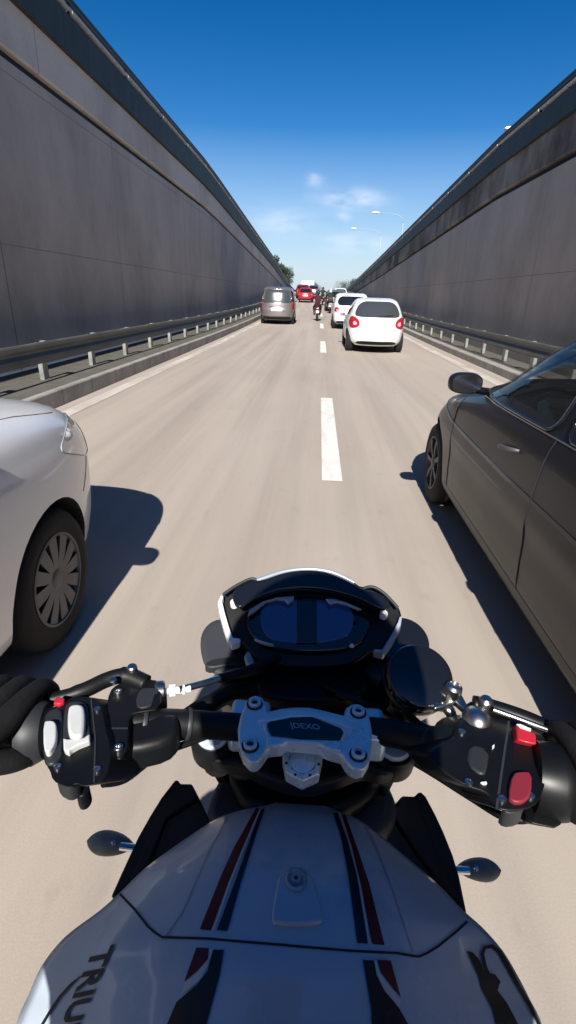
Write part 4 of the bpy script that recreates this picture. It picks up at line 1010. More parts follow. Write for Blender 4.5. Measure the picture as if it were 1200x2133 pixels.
# bolt in its shallow pad
c = cast(616, 1838, 0); n_ = (cast(616, 1838, .01)-c).normalized()
u1 = (cast(640, 1838, 0)-c).normalized(); v1 = n_.cross(u1)
mb = MB(); o_ = [c+n_*-.001+u1*a*.023+v1*b*.022-v1*.012 for a, b in chaikin([(-.62, 1.15), (.62, 1.15), (1.0, -.75), (.95, -1.1), (-.95, -1.1), (-1.0, -.75)], 1)]
mb.prism([p+n_*.0035 for p in o_], n_*-.006); mb.build('mount_pad', M['tank'], tank, bevel=.0015)
mb = MB(); mb.lathe([(.0105, 0), (.0105, .0035), (.0085, .0048), (.0066, .0035), (.0050, .0020), (.0046, .0055), (.0022, .0058), (.0016, .0030)], c+n_*.002, n_, 28); mb.build('mount_bolt', M['trim_grey'], tank, smooth='auto', angle=40)
mb = MB(); mb.lathe([(.0016, .003), (.0001, .0034)], c+n_*.0022, n_, 10); mb.build('bolt_socket', M['seam'], tank)

# seat, frame, engine, wheels (below the tank)
grid_rows = []
for (Y, hw, z) in ((.0, .09, .87), (-.08, .12, .85), (-.25, .15, .835), (-.42, .15, .85), (-.55, .12, .90), (-.8, .10, .95), (-.9, .06, .95)):
    grid_rows.append([(-.01+hw*cx, Y, z+dz) for cx, dz in ((-.8, -.09), (-1, -.03), (-.75, .0), (-.3, .008), (.3, .008), (.75, 0), (1, -.03), (.8, -.09))])
mb = MB(); mb.ring_loft(grid_rows); shift(mb.build('seat', M['jacket'], bike, bevel=.01))
BX = -.01
def bike_wheel(Y, r, w, nm='wheel'):
    e = empty(nm, (0, Y, r)); e.parent = bike
    mb = MB(); mb.lathe([(r*.72, -w*.45), (r*.84, -w*.5), (r*.95, -w*.34), (r, 0), (r*.95, w*.34), (r*.84, w*.5), (r*.72, w*.45)], (0, 0, 0), (1, 0, 0), 48, cap=False); mb.build('tyre', M['rubber'], e, smooth=True)
    mb = MB(); mb.lathe([(r*.74, -w*.42), (r*.68, -w*.3), (r*.68, w*.3), (r*.74, w*.42)], (0, 0, 0), (1, 0, 0), 48, cap=False); mb.lathe([(.03, -w*.5), (.03, w*.5)], (0, 0, 0), (1, 0, 0), 16)
    for k in range(5):
        a = 2*math.pi*k/5; mb.tube([(0, .02*math.cos(a), .02*math.sin(a)), (0, r*.7*math.cos(a), r*.7*math.sin(a))], [.022, .014], 8)
    mb.build('rim', M['plastic'], e, smooth='auto')
bike_wheel(.98, .30, .12); bike_wheel(-.45, .31, .18)
mb = MB()
for s in (-1, 1):
    mb.tube([(BX+s*.088, .462, .965), (BX+s*.105, .62, .78)], .020, 16); mb.tube([(BX+s*.105, .62, .80), (BX+s*.10, .93, .36), (BX+s*.10, .98, .29)], [.03, .028, .024], 16)
shift(mb.build('fork', M['fork_tube'], bike, smooth='auto'))
mb = MB(); mb.ring_loft([[(BX+.055*math.cos(a)*1.2, .98+rr*math.cos(b), .30+rr*math.sin(b)) for a, rr in [(math.pi*k/8, .33+.012*math.sin(math.pi*k/8)) for k in range(9)]] for b in [R(35)+R(110)*j/14 for j in range(15)]], cap=False, closed=False)
shift(mb.build('front_mudguard', M['plastic'], bike, smooth=True))
mb = MB(); mb.box((BX, .20, .52), (.34, .40, .30), Matrix.Rotation(R(20), 3, 'X')); mb.box((BX, .02, .38), (.30, .34, .22)); mb.box((BX, .42, .60), (.30, .05, .26), Matrix.Rotation(R(-15), 3, 'X'))
shift(mb.build('engine', M['plastic_soft'], bike, bevel=.03, seg=3))
mb = MB()
for s in (-1, 1):
    mb.tube(smooth_path([(BX+s*.03, .42, .90), (BX+s*.14, .25, .80), (BX+s*.15, .0, .70), (BX+s*.13, -.15, .45)]), .022, 10); mb.tube([(BX+s*.12, -.15, .42), (BX+s*.13, -.45, .31)], .025, 10)
    mb.tube([(BX+s*.12, .0, .74), (BX+s*.06, -.7, .84)], .014, 8)
shift(mb.build('frame', M['plastic'], bike, smooth='auto'))

# black radiator shrouds beside the tank
for nm, pts in (('shroud', zz([(425, 495), (470, 395), (530, 265), (575, 185), (620, 112), (672, 45), (685, 42), (692, 58), (738, 58), (765, 110), (805, 195), (815, 240), (700, 330), (560, 420), (470, 500)])),
                ('shroud', zr([(370, 260), (420, 180), (475, 112), (530, 115), (542, 96), (556, 97), (575, 115), (615, 190), (650, 265), (688, 360), (715, 450), (748, 610), (700, 600), (520, 430), (370, 290)]))):
    plate(nm, pts, lambda x, y: .90-.0003*(y-1650), (0, .02, -.10), M['plastic'], .004)
plate('shroud_ridge', zz([(690, 60), (738, 60), (765, 110), (640, 190), (560, 400), (480, 478), (600, 200)]), lambda x, y: .906-.0003*(y-1650), (0, 0, -.01), M['plastic'], .002)
plate('shroud_ridge', zr([(475, 114), (530, 117), (590, 260), (640, 400), (730, 590), (560, 380), (430, 190)]), lambda x, y: .906-.0003*(y-1650), (0, 0, -.01), M['plastic'], .002)
# grey ducts and black headstock under the clamp
plate('duct', [(428, 1700), (440, 1650), (462, 1612), (500, 1600), (560, 1640), (560, 1720), (470, 1730)], .915, (0, .03, -.12), M['duct'], .02, ch=1, seg=4)
plate('duct', [(700, 1640), (760, 1612), (800, 1612), (822, 1645), (834, 1690), (805, 1735), (720, 1720)], .915, (0, .03, -.12), M['duct'], .02, ch=1, seg=4)
plate('headstock', [(470, 1560), (520, 1545), (750, 1555), (800, 1580), (790, 1640), (740, 1680), (640, 1705), (560, 1690), (510, 1680), (480, 1630)], .945, (0, .02, -.12), M['plastic'], .012, ch=1)
plate('top_yoke', [(408, 1540), (425, 1515), (520, 1500), (760, 1515), (850, 1540), (862, 1575), (840, 1605), (790, 1612), (760, 1600), (700, 1625), (640, 1640), (570, 1625), (500, 1590), (450, 1588), (415, 1570)], 1.018, (0, .008, -.03), M['plastic'], .006, ch=1)
for (px, py) in ((446, 1540), (818, 1563)):
    c = at(px, py, 1.02)
    mb = MB(); mb.lathe([(.027, -.02), (.027, .006), (.024, .012), (.020, .012)], c, (0, -.25, 1), 32, cap=True); fc = shift(mb.build('fork_clamp', M['plastic'], bike, smooth='auto', angle=35))
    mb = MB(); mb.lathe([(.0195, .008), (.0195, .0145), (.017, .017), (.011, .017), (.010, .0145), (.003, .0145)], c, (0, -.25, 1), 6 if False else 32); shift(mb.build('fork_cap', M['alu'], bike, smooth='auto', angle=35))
# brake hose and cables
btube('hose', smooth_path([at(820, 1480, 1.0), at(770, 1470, 1.03), at(700, 1440, 1.03), at(640, 1420, 1.0), at(600, 1460, .95)]), .0045, M['plastic'])
btube('hose', smooth_path([at(385, 1500, 1.02), at(430, 1470, 1.03), at(480, 1445, 1.02), at(540, 1440, 1.0)]), .012, M['plastic'])
btube('hose', smooth_path([at(870, 1480, 1.0), at(840, 1500, 1.02), at(800, 1480, 1.01), at(760, 1460, .98)]), .007, M['plastic'])
btube('wiring', smooth_path([at(470, 1545, .97), at(455, 1590, .93), at(480, 1640, .90)]), .010, M['plastic'])
btube('wiring', smooth_path([at(800, 1570, .98), at(812, 1600, .95), at(790, 1650, .91)]), .010, M['plastic'])

# handlebar clamp
def z6(pts): return Z(.26667, 480, 1430, pts)
CZ = 1.075
clamp_o = z6([(55, 330), (75, 230), (115, 130), (150, 80), (200, 60), (250, 80), (280, 130), (290, 190), (400, 165), (500, 155), (620, 157), (720, 178), (890, 222), (905, 165), (940, 135), (990, 125), (1045, 150), (1085, 220), (1108, 320), (1108, 480), (1090, 570), (1050, 635), (1000, 650), (950, 635), (905, 590), (870, 528), (800, 512), (730, 485), (700, 458), (440, 435), (400, 468), (290, 480), (250, 545), (205, 592), (150, 592), (95, 530), (62, 450)])
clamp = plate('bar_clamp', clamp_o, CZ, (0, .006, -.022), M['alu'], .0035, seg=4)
def onclamp(name, pts, dz, th, m, bevel=.001, ch=0):
    if ch: pts = chaikin(pts, ch)
    mb = MB(); mb.prism([p-bike.location-(clamp.location+bike.location)*0-clamp.location for p in P3(pts, CZ+dz)], (0, 0, -th)); o = mb.build(name, m, clamp, bevel=bevel); return o
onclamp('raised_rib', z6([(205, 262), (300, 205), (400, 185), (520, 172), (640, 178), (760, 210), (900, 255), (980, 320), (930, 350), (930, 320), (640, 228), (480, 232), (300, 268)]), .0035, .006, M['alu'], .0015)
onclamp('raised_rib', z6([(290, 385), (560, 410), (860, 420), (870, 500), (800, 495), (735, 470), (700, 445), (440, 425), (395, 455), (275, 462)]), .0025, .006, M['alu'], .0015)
onclamp('name_plaque', z6([(285, 290), (310, 272), (480, 240), (640, 238), (865, 325), (885, 355), (855, 410), (560, 402), (320, 375), (300, 340)]), .0022, .004, M['plastic_gloss'], .0006)
for P in ([(252, 292), (278, 290), (285, 330), (300, 368), (286, 374), (268, 340)], [(885, 342), (912, 345), (895, 385), (880, 415), (868, 408), (880, 375)]):
    onclamp('inlay_mark', z6(P), .0042, .004, M['trim_white'], .0004)
vs_, fs_ = text_mesh('JDEXO', 1.0, bold=.01, shear=-.3)
w_ = max(v.x for v in vs_)-min(v.x for v in vs_); h_ = max(v.y for v in vs_)-min(v.y for v in vs_)
def tx(v):
    x = 592+v.x/w_*232; y = 312-v.y/h_*54+ (v.x/w_)*16
    q = Z(.26667, 480, 1430, [(x, y)])[0]; return at(q[0], q[1], CZ+.0028)-bike.location-clamp.location
mb = MB(); mb.add([tx(v) for v in vs_], fs_); mb.build('lettering', M['trim_grey'], clamp)
for bx, by in ((190, 140), (155, 465), (998, 205), (998, 535)):
    q = z6([(bx, by)])[0]; c = at(q[0], q[1], CZ)-bike.location
    mb = MB(); mb.lathe([(.0092, .0002), (.0090, .0012), (.0075, .0012)], c, (0, 0, 1), 28); mb.build('bolt_recess', M['navy_decal'], bike, smooth='auto')
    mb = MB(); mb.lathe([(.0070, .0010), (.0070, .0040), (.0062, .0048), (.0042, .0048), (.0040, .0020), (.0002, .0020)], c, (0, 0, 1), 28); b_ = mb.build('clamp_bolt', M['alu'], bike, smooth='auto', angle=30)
    mb = MB(); mb.lathe([(.0040, .0022), (.0002, .0023)], c, (0, 0, 1), 6); mb.build('bolt_socket', M['seam'], b_)
# clamp lower blocks under the bar and steering-stem nut
for q in ((520, 1512), (758, 1528)):
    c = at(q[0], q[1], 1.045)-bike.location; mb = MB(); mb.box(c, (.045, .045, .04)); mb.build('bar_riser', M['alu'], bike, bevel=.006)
c = at(630, 1590, 1.035)-bike.location; ax = (0, -.22, 1)
mb = MB(); a_ = Vector(ax).normalized(); u_ = Vector((1, .04, 0)).normalized(); w__ = a_.cross(u_)
rings = [[c+a_*h+(u_*math.sin(2*math.pi*(k+.0)/7+math.pi/7*0)-w__*math.cos(2*math.pi*k/7))*r for k in range(7)] for r, h in ((.0225, -.012), (.0225, .004), (.021, .0065), (.0155, .0065), (.0145, .002), (.002, .002))]
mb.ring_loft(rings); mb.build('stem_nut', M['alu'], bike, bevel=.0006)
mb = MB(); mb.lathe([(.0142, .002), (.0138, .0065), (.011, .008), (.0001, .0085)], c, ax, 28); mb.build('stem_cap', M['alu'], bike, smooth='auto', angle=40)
for k in range(7):
    a = 2*math.pi*(k+.5)/7; cc = c+a_*.0067+(u_*math.sin(a)-w__*math.cos(a))*.0178
    mb = MB(); mb.lathe([(.0016, .0), (.0014, .0006)], cc, ax, 8); mb.build('nut_mark', M['seam'], bike)

# handlebar
BL = [at(640, 1520, 1.05), at(520, 1516, 1.055), at(430, 1510, 1.062), at(350, 1506, 1.072), at(270, 1507, 1.08), at(180, 1514, 1.083), at(80, 1522, 1.083), at(-20, 1530, 1.083), at(-140, 1540, 1.083)]
BR = [at(640, 1520, 1.05), at(760, 1522, 1.055), at(830, 1530, 1.062), at(900, 1550, 1.072), at(960, 1568, 1.08), at(1040, 1590, 1.083), at(1130, 1612, 1.083), at(1230, 1636, 1.083), at(1330, 1660, 1.083)]
btube('handlebar', smooth_path(BL[::-1][:-1]+BR, 5), [.0115]*20+[.0125, .0135, .0145]+[.0148]*34+[.0135, .0125]+[.0115]*22, M['plastic'], 20)
def grip(pts, nm):
    P = smooth_path(pts, 10); rr = [.0165+.0012*(i % 2) for i in range(len(P))]; return btube(nm, P, rr, M['jacket'], 18)
grip([at(70, 1523, 1.083), at(-20, 1530, 1.083), at(-130, 1539, 1.083)], 'grip')
grip([at(1175, 1623, 1.083), at(1230, 1636, 1.083), at(1330, 1660, 1.083)], 'grip')
# left switchgear
def z8(pts): return Z(.26667, 40, 1390, pts)
sw = plate('switch_housing', z8([(205, 320), (340, 295), (400, 232), (520, 225), (620, 255), (655, 380), (668, 480), (705, 600), (705, 800), (660, 870), (600, 918), (500, 935), (440, 905), (400, 945), (350, 930), (260, 890), (235, 800), (190, 740), (165, 600), (175, 420)]), 1.108, (.01, .040, -.042), M['plastic'], .007, ch=1)
def onpart(name, base, pts, z, th, m, bevel=.0012, ch=0):
    if ch: pts = chaikin(pts, ch)
    mb = MB(); mb.prism([p-bike.location-base.location-bike.location*0 for p in P3(pts, z)], (0, 0, -th)); return mb.build(name, m, base, bevel=bevel, seg=3)
# (housing object sits at -bike.location, so children use absolute points)
def child_abs(name, base, mb, m, **k):
    return mb.build(name, m, base, **k)
def sp(name, base, pts, z, th, m, bevel=.0012, ch=0, oy=.001):
    if ch: pts = chaikin(pts, ch)
    mb = MB(); mb.prism(P3(pts, z), (0, oy, -th)); return mb.build(name, m, base, bevel=bevel, seg=3)
sp('button_surround', sw, z8([(350, 300), (400, 262), (500, 262), (540, 310), (552, 500), (560, 570), (440, 640), (345, 655), (335, 560)]), 1.111, .008, M['plastic_soft'], .002, 1)
sp('button', sw, z8([(375, 320), (405, 285), (480, 280), (513, 310), (512, 470), (490, 530), (430, 548), (375, 520)]), 1.118, .012, M['white_plastic'], .003, 2)
sp('button_ledge', sw, z8([(342, 548), (380, 558), (500, 548), (552, 512), (550, 570), (460, 605), (400, 640), (385, 662), (345, 640)]), 1.115, .008, M['white_plastic'], .002)
sp('button_surround', sw, z8([(205, 330), (330, 305), (345, 420), (335, 660), (290, 740), (225, 770), (190, 700), (178, 500)]), 1.111, .01, M['plastic_soft'], .003, 1)
sp('button', sw, z8([(188, 425), (230, 412), (285, 420), (292, 500), (280, 600), (225, 668), (190, 640)]), 1.118, .012, M['white_plastic'], .003, 1)
sp('hazard_switch', sw, z8([(275, 240), (300, 225), (355, 238), (350, 268), (315, 285), (265, 285)]), 1.112, .008, M['red_plastic'], .002)
sp('indicator_switch', sw, z8([(350, 680), (400, 655), (520, 610), (560, 640), (540, 730), (440, 750), (380, 720)]), 1.106, .010, M['plastic_soft'], .003, 1)
sp('horn_button', sw, z8([(290, 820), (400, 800), (480, 830), (440, 910), (380, 940), (290, 890)]), 1.095, .02, M['plastic_soft'], .006, 1)
sp('cable_exit', sw, z8([(445, 900), (550, 900), (545, 960), (500, 1010), (440, 1005)]), 1.075, .02, M['plastic'], .004, 1)
mbg = MB(); cL = at(72, 1523, 1.083); dL = (at(72, 1523, 1.083)-at(180, 1514, 1.083)).normalized()
mbg.lathe([(.017, -.016), (.027, -.012), (.033, .0), (.031, .010), (.018, .016)], cL, dL, 32); shift(mbg.build('grip_flange', M['plastic_soft'], bike, smooth='auto', angle=40))
# clutch perch, lever and cable
perch = plate('clutch_perch', z8([(700, 190), (760, 130), (850, 110), (900, 85), (1000, 90), (1100, 105), (1105, 330), (960, 350), (860, 370), (850, 520), (845, 640), (815, 690), (800, 722), (745, 722), (715, 640), (680, 470), (675, 330)]), 1.098, (0, .022, -.028), M['plastic'], .006, ch=1)
plate('bar_sleeve', z8([(820, 380), (1000, 345), (1250, 340), (1250, 480), (1180, 550), (1090, 590), (960, 620), (830, 640), (760, 560)]), 1.088, (0, 0, -.034), M['plastic'], .012, seg=4)
c1 = at(328, 1441, 1.092); c2 = at(372, 1437, 1.090); dC = (c2-c1).normalized()
mb = MB(); mb.lathe([(.010, -.006), (.0115, -.004), (.0115, .003), (.010, .005)], at(334, 1440, 1.09), dC, 24); sp_ = mb.build('adjuster_ring', M['steel'], perch, smooth='auto')
mb = MB(); mb.lathe([(.0035, .0), (.0035, .006), (.0072, .006), (.0072, .013), (.0048, .0135), (.0048, .021), (.0062, .0215), (.0062, .0235), (.0040, .024), (.0040, .03)], at(340, 1440, 1.09), dC, 12); mb.build('adjuster', M['trim_white'], perch, smooth='auto', angle=30)
btube('clutch_cable', smooth_path([at(372, 1437, 1.09), at(415, 1426, 1.085), at(458, 1413, 1.08), at(500, 1400, 1.07)]), .0040, M['steel'])
btube('clutch_cable', smooth_path([at(458, 1413, 1.08), at(520, 1395, 1.07), at(570, 1375, 1.05), at(610, 1365, 1.0)]), .0058, M['plastic'])
mb = MB(); mb.tube(smooth_path([at(305, 1425, 1.095), at(262, 1408, 1.10), at(225, 1415, 1.10), at(170, 1440, 1.098), at(100, 1458, 1.094), at(20, 1462, 1.09), at(-90, 1470, 1.085)]), [.010]*8+[.0085]*12+[.0075]*17, 14); shift(mb.build('clutch_lever', M['plastic'], bike, smooth=True))
mb = MB(); mb.lathe([(.0058, -.01), (.0058, .012), (.0045, .0135), (.001, .0135)], at(277, 1407, 1.10), (0, 0, 1), 20); mb.build('lever_pivot', M['steel'], perch, smooth='auto')
mb = MB(); mb.lathe([(.004, 0), (.004, .004), (.002, .005)], at(236, 1421, 1.109), (0, -.2, 1), 16); mb.build('lever_screw', M['steel'], perch, smooth='auto')
plate('perch_joint', z8([(930, 190), (970, 155), (1085, 160), (1085, 190), (1060, 200), (1040, 280), (1015, 305), (930, 320), (910, 260)]), 1.100, (0, 0, -.01), M['plastic_soft'], .003, ch=1)

sp('housing_seam', sw, z8([(555, 240), (566, 240), (600, 560), (590, 900), (578, 900), (588, 560)]), 1.1088, .002, M['seam'], 0)
for q in ((610, 330), (610, 800), (300, 780)):
    c = at(40+.26667*q[0], 1390+.26667*q[1], 1.1085)
    mb = MB(); mb.lathe([(.0034, -.001), (.0034, .0012), (.0022, .0016), (.0004, .0008)], c, (0, 0, 1), 14); mb.build('housing_screw', M['steel'], sw, smooth='auto')
sp('clamp_joint', perch, z8([(700, 470), (850, 470), (848, 482), (700, 482)]), 1.0985, .002, M['seam'], 0)
for q in ((775, 200), (775, 640)):
    c = at(40+.26667*q[0], 1390+.26667*q[1], 1.0985)
    mb = MB(); mb.lathe([(.0046, -.001), (.0046, .003), (.0036, .0038), (.0022, .0038), (.0020, .0015), (.0002, .0015)], c, (0, 0, 1), 18); mb.build('clamp_screw', M['steel'], perch, smooth='auto')
btube('switch_wire', smooth_path([at(215, 1632, 1.07), at(262, 1622, 1.055), at(330, 1572, 1.05), at(400, 1545, 1.045), at(460, 1520, 1.03), at(520, 1480, 1.0)]), .0038, M['plastic'])
btube('switch_wire', smooth_path([at(245, 1600, 1.07), at(300, 1580, 1.062), at(350, 1545, 1.055), at(420, 1528, 1.045), at(480, 1500, 1.02)]), .0030, M['plastic'])
for q in ((392, 1508, 1.067), (300, 1507, 1.078)):
    c = at(*q); mb = MB(); mb.lathe([(.0165, -.0022), (.0172, 0), (.0165, .0022)], c, (at(350, 1506, 1.072)-at(430, 1510, 1.062)).normalized(), 24, cap=False); shift(mb.build('cable_tie', M['plastic_soft'], bike, smooth=True))
# right switchgear
def z4(pts): return Z(.35, 780, 1350, pts)
rs = plate('switch_housing', z4([(490, 460), (560, 405), (680, 395), (790, 420), (880, 440), (990, 500), (1040, 560), (1050, 660), (1010, 880), (950, 955), (830, 975), (740, 965), (700, 905), (665, 860), (560, 830), (450, 770), (370, 700), (300, 625), (380, 575), (480, 530)]), 1.104, (-.01, .040, -.04), M['plastic'], .009, ch=1, seg=4)
sp('starter_button', rs, z4([(845, 452), (905, 470), (965, 515), (968, 575), (900, 560), (852, 545)]), 1.115, .012, M['red_plastic'], .002, 0, .008)
sp('switch_highlight', rs, z4([(845, 450), (870, 450), (935, 478), (930, 495), (870, 475)]), 1.1156, .003, M['trim_white'], .0006)
sp('kill_switch', rs, z4([(820, 745), (870, 730), (940, 735), (935, 870), (890, 915), (830, 915), (795, 880)]), 1.1085, .008, M['red_dull'], .003, 1)
sp('housing_seam', rs, z4([(795, 430), (808, 434), (770, 700), (735, 960), (720, 950), (755, 700)]), 1.1045, .002, M['seam'], 0)
sp('cover_panel', rs, z4([(560, 560), (690, 600), (670, 740), (640, 760), (550, 690)]), 1.106, .006, M['plastic_soft'], .003, 1)
sp('cover_clip', rs, z4([(632, 795), (668, 790), (672, 808), (650, 808)]), 1.1065, .004, M['trim_white'], .0006)
sp('cover_clip', rs, z4([(700, 580), (716, 568), (714, 590), (704, 597)]), 1.1065, .004, M['trim_white'], .0006)
sp('cable_stop', rs, z4([(750, 940), (850, 930), (900, 940), (870, 975), (790, 985)]), 1.09, .02, M['plastic_soft'], .004, 1)
mb = MB(); cR = at(1172, 1632, 1.083); dR = (at(1230, 1636, 1.083)-at(1100, 1605, 1.083)).normalized()
mb.lathe([(.020, -.030), (.033, -.026), (.035, -.006), (.032, .004), (.028, .008), (.028, .020), (.018, .024)], cR, dR, 36); shift(mb.build('throttle_housing', M['plastic'], bike, smooth='auto', angle=40))
plate('throttle_cable_box', z4([(885, 950), (960, 930), (1080, 960), (1150, 980), (1100, 1078), (1000, 1060), (915, 1040)]), 1.07, (0, .02, -.025), M['plastic'], .006, ch=1)
# brake master cylinder, reservoir, lever
cR0 = at(872, 1412, 1.088)
mb = MB(); axr = Vector((.06, -.50, .85)).normalized()
mb.lathe([(.030, -.050), (.037, -.040), (.039, .0), (.040, .014), (.038, .020), (.034, .022)], cR0-axr*.012, axr, 44); res = shift(mb.build('brake_reservoir', M['plastic_gloss'], bike, smooth='auto', angle=50))
mb = MB(); mb.lathe([(.0405, -.006), (.0405, .003)], cR0-axr*.004, axr, 44, cap=False); mb.build('reservoir_rim', M['plastic_soft'], res, smooth='auto')
mb = MB(); mb.lathe([(.036, -.03), (.038, .01), (.036, .016), (.001, .018)], at(836, 1345, 1.04), axr, 36); shift(mb.build('headlight_pod', M['plastic_gloss'], bike, smooth='auto', angle=50))
mb = MB(); mb.lathe([(.0095, -.012), (.0105, .0), (.0095, .006), (.0065, .0085), (.0060, .006), (.001, .006)], at(943, 1438, 1.088), (.15, -.1, 1), 24); shift(mb.build('reservoir_bolt', M['steel'], bike, smooth='auto', angle=40))
plate('reservoir_bracket', [(903, 1465), (925, 1440), (935, 1432), (962, 1445), (978, 1475), (968, 1478), (950, 1462), (930, 1470), (905, 1475)], 1.080, (0, 0, -.008), M['steel'], .002)
btube('brake_hose_fitting', smooth_path([at(915, 1470, 1.075), at(935, 1480, 1.07), at(944, 1497, 1.065), at(952, 1502, 1.06)]), [.006, .006, .006, .0055, .0055, .006, .0065, .0065, .006, .006, .005, .005, .0065, .0068, .0068, .005, .005, .005, .005][:19], M['steel'])
mc = plate('master_cylinder', z4([(490, 460), (540, 330), (580, 305), (660, 310), (720, 350), (730, 420), (690, 480), (690, 620), (640, 690), (560, 640), (590, 500)]), 1.100, (0, .003, -.032), M['plastic'], .006, ch=1)
mb = MB(); mb.lathe([(.0155, -.015), (.0165, .0), (.014, .008), (.008, .013), (.001, .015)], at(993, 1503, 1.098), (-.1, -.1, 1), 28); mb.build('cylinder_body', M['steel'], mc, smooth='auto', angle=50)
mb = MB(); mb.lathe([(.0075, -.01), (.0075, .01), (.005, .013), (.001, .013)], at(1009, 1474, 1.105), (0, 0, 1), 20); mb.build('lever_pivot', M['steel'], mc, smooth='auto')
mb = MB(); mb.tube(smooth_path([at(985, 1466, 1.103), at(1030, 1475, 1.103), at(1090, 1495, 1.100), at(1150, 1520, 1.096), at(1230, 1550, 1.09), at(1330, 1590, 1.085)]), [.009]*5+[.0085]*10+[.0075]*11, 14); bl_ = shift(mb.build('brake_lever', M['plastic'], bike, smooth=True))
btube('lever_rod', [at(1028, 1478, 1.112), at(1085, 1499, 1.110), at(1142, 1520, 1.105)], .0028, M['steel'])
for q in ((520, 500), (560, 800), (760, 900), (930, 880)):
    c = at(780+.35*q[0], 1350+.35*q[1], 1.1045)
    mb = MB(); mb.lathe([(.0036, -.001), (.0036, .0012), (.0024, .0016), (.0004, .0008)], c, (0, 0, 1), 14); mb.build('housing_screw', M['steel'], rs, smooth='auto')
btube('switch_wire', smooth_path([at(1000, 1600, 1.07), at(930, 1590, 1.06), at(880, 1575, 1.05), at(820, 1540, 1.03), at(770, 1500, 1.0)]), .0042, M['plastic'])
btube('brake_hose', smooth_path([at(965, 1500, 1.085), at(925, 1520, 1.085), at(880, 1515, 1.075), at(830, 1470, 1.04), at(780, 1440, 1.0)]), .0048, M['plastic'])
# sleeve on the right half of the bar
btube('bar_sleeve', smooth_path([at(896, 1549, 1.072), at(930, 1560, 1.076), at(985, 1575, 1.082)]), [.0175, .0185, .019, .0195, .020, .0205, .021, .0215, .022, .0225, .023, .0235, .024], M['plastic'], 20)
btube('bar_ring', [at(893, 1547, 1.071), at(899, 1549, 1.072)], .0168, M['plastic_soft'], 20)

btube('throttle_cable', smooth_path([at(1130, 1700, 1.06), at(1060, 1705, 1.05), at(980, 1660, 1.03), at(900, 1610, 1.01), at(830, 1570, .98)]), .0040, M['plastic'])
# instrument cluster ------------------------------------------------------
def z7(pts): return Z(.35, 430, 1170, pts)
def zi(x, y): return 1.135-.00042*(y-1185)
outl = z7([(72, 215), (95, 190), (150, 150), (200, 118), (265, 92), (320, 98), (370, 78), (450, 52), (540, 38), (640, 36), (730, 50), (800, 75), (870, 112), (925, 150), (985, 140), (1040, 165), (1100, 215), (1150, 270), (1166, 330), (1130, 400), (1090, 470), (1050, 545), (985, 525), (930, 575), (860, 610), (700, 630), (450, 625), (330, 590), (250, 530), (205, 462), (150, 490), (112, 400), (85, 300)])
cl_ = plate('instrument_housing', outl, lambda x, y: zi(x, y)-.012, (0, .03, -.055), M['plastic'], .008, ch=1, seg=4)
# arched hood over the display
hood = z7([(150, 168), (265, 108), (330, 110), (450, 66), (540, 50), (640, 48), (730, 62), (870, 125), (930, 165), (1040, 185), (1110, 250), (1060, 300), (945, 245), (870, 212), (720, 172), (600, 160), (500, 163), (400, 178), (270, 232), (200, 290), (158, 250)])
sp('display_hood', cl_, hood, lambda x, y: zi(x, y)+.010, .016, M['plastic_gloss'], .006, 1, .018)
btube('hood_rim', smooth_path([at(*q, zi(*q)+.006) for q in z7([(300, 112), (380, 84), (450, 62), (540, 47), (640, 45), (730, 59), (800, 84), (880, 124)])], 5), .0028, M['trim_grey'], 10)
btube('hood_rim', smooth_path([at(*q, zi(*q)+.002) for q in z7([(100, 195), (180, 142), (262, 103), (300, 108)])], 5), .0022, M['plastic_soft'], 10)
btube('hood_rim', smooth_path([at(*q, zi(*q)+.002) for q in z7([(930, 160), (990, 150), (1060, 190), (1140, 275)])], 5), .0022, M['plastic_soft'], 10)
sp('display', cl_, z7([(245, 320), (330, 235), (450, 200), (600, 190), (740, 205), (860, 245), (960, 310), (975, 400), (900, 500), (740, 535), (450, 530), (310, 480), (240, 400)]), lambda x, y: zi(x, y)-.008, .008, M['plastic_gloss'], .002, 1)
sp('display_panel', cl_, z7([(330, 270), (400, 235), (560, 222), (700, 226), (840, 262), (880, 310), (870, 400), (830, 450), (700, 480), (560, 486), (420, 475), (350, 440), (318, 350)]), lambda x, y: zi(x, y)-.0065, .003, M['screen'], .0008, 1)
sp('display_divider', cl_, z7([(540, 224), (655, 226), (660, 482), (535, 484)]), lambda x, y: zi(x, y)-.0055, .003, M['plastic_gloss'], .0008, 0)
sp('silver_trim', cl_, z7([(245, 322), (255, 285), (330, 235), (420, 210), (522, 203), (518, 225), (485, 250), (470, 228), (420, 222), (350, 240), (290, 290)]), lambda x, y: zi(x, y)+.001, .004, M['trim_grey'], .001)
sp('silver_trim', cl_, z7([(708, 218), (760, 220), (830, 238), (925, 280), (900, 282), (830, 252), (770, 240), (735, 250)]), lambda x, y: zi(x, y)+.001, .004, M['trim_grey'], .001)
sp('silver_trim', cl_, z7([(283, 452), (330, 468), (404, 490), (395, 500), (330, 485), (286, 462)]), lambda x, y: zi(x, y)-.003, .004, M['trim_grey'], .001)
sp('silver_trim', cl_, z7([(848, 498), (866, 482), (884, 498), (870, 505)]), lambda x, y: zi(x, y)-.003, .004, M['trim_white'], .001)
sp('side_highlight', cl_, z7([(66, 240), (85, 195), (104, 200), (92, 225), (110, 300), (135, 385), (158, 448), (205, 455), (200, 475), (150, 492), (128, 460), (100, 380), (78, 300)]), lambda x, y: zi(x, y)-.002, .012, M['trim_white'], .0025)  # sunlit left edge of the housing, its highlight painted as a white strip
sp('side_highlight', cl_, z7([(1166, 325), (1158, 375), (1110, 470), (1056, 548), (990, 530), (1000, 515), (1045, 520), (1095, 440), (1140, 355), (1150, 320)]), lambda x, y: zi(x, y)-.002, .012, M['trim_grey'], .002)  # thinner highlight on the right edge, painted in as a grey strip
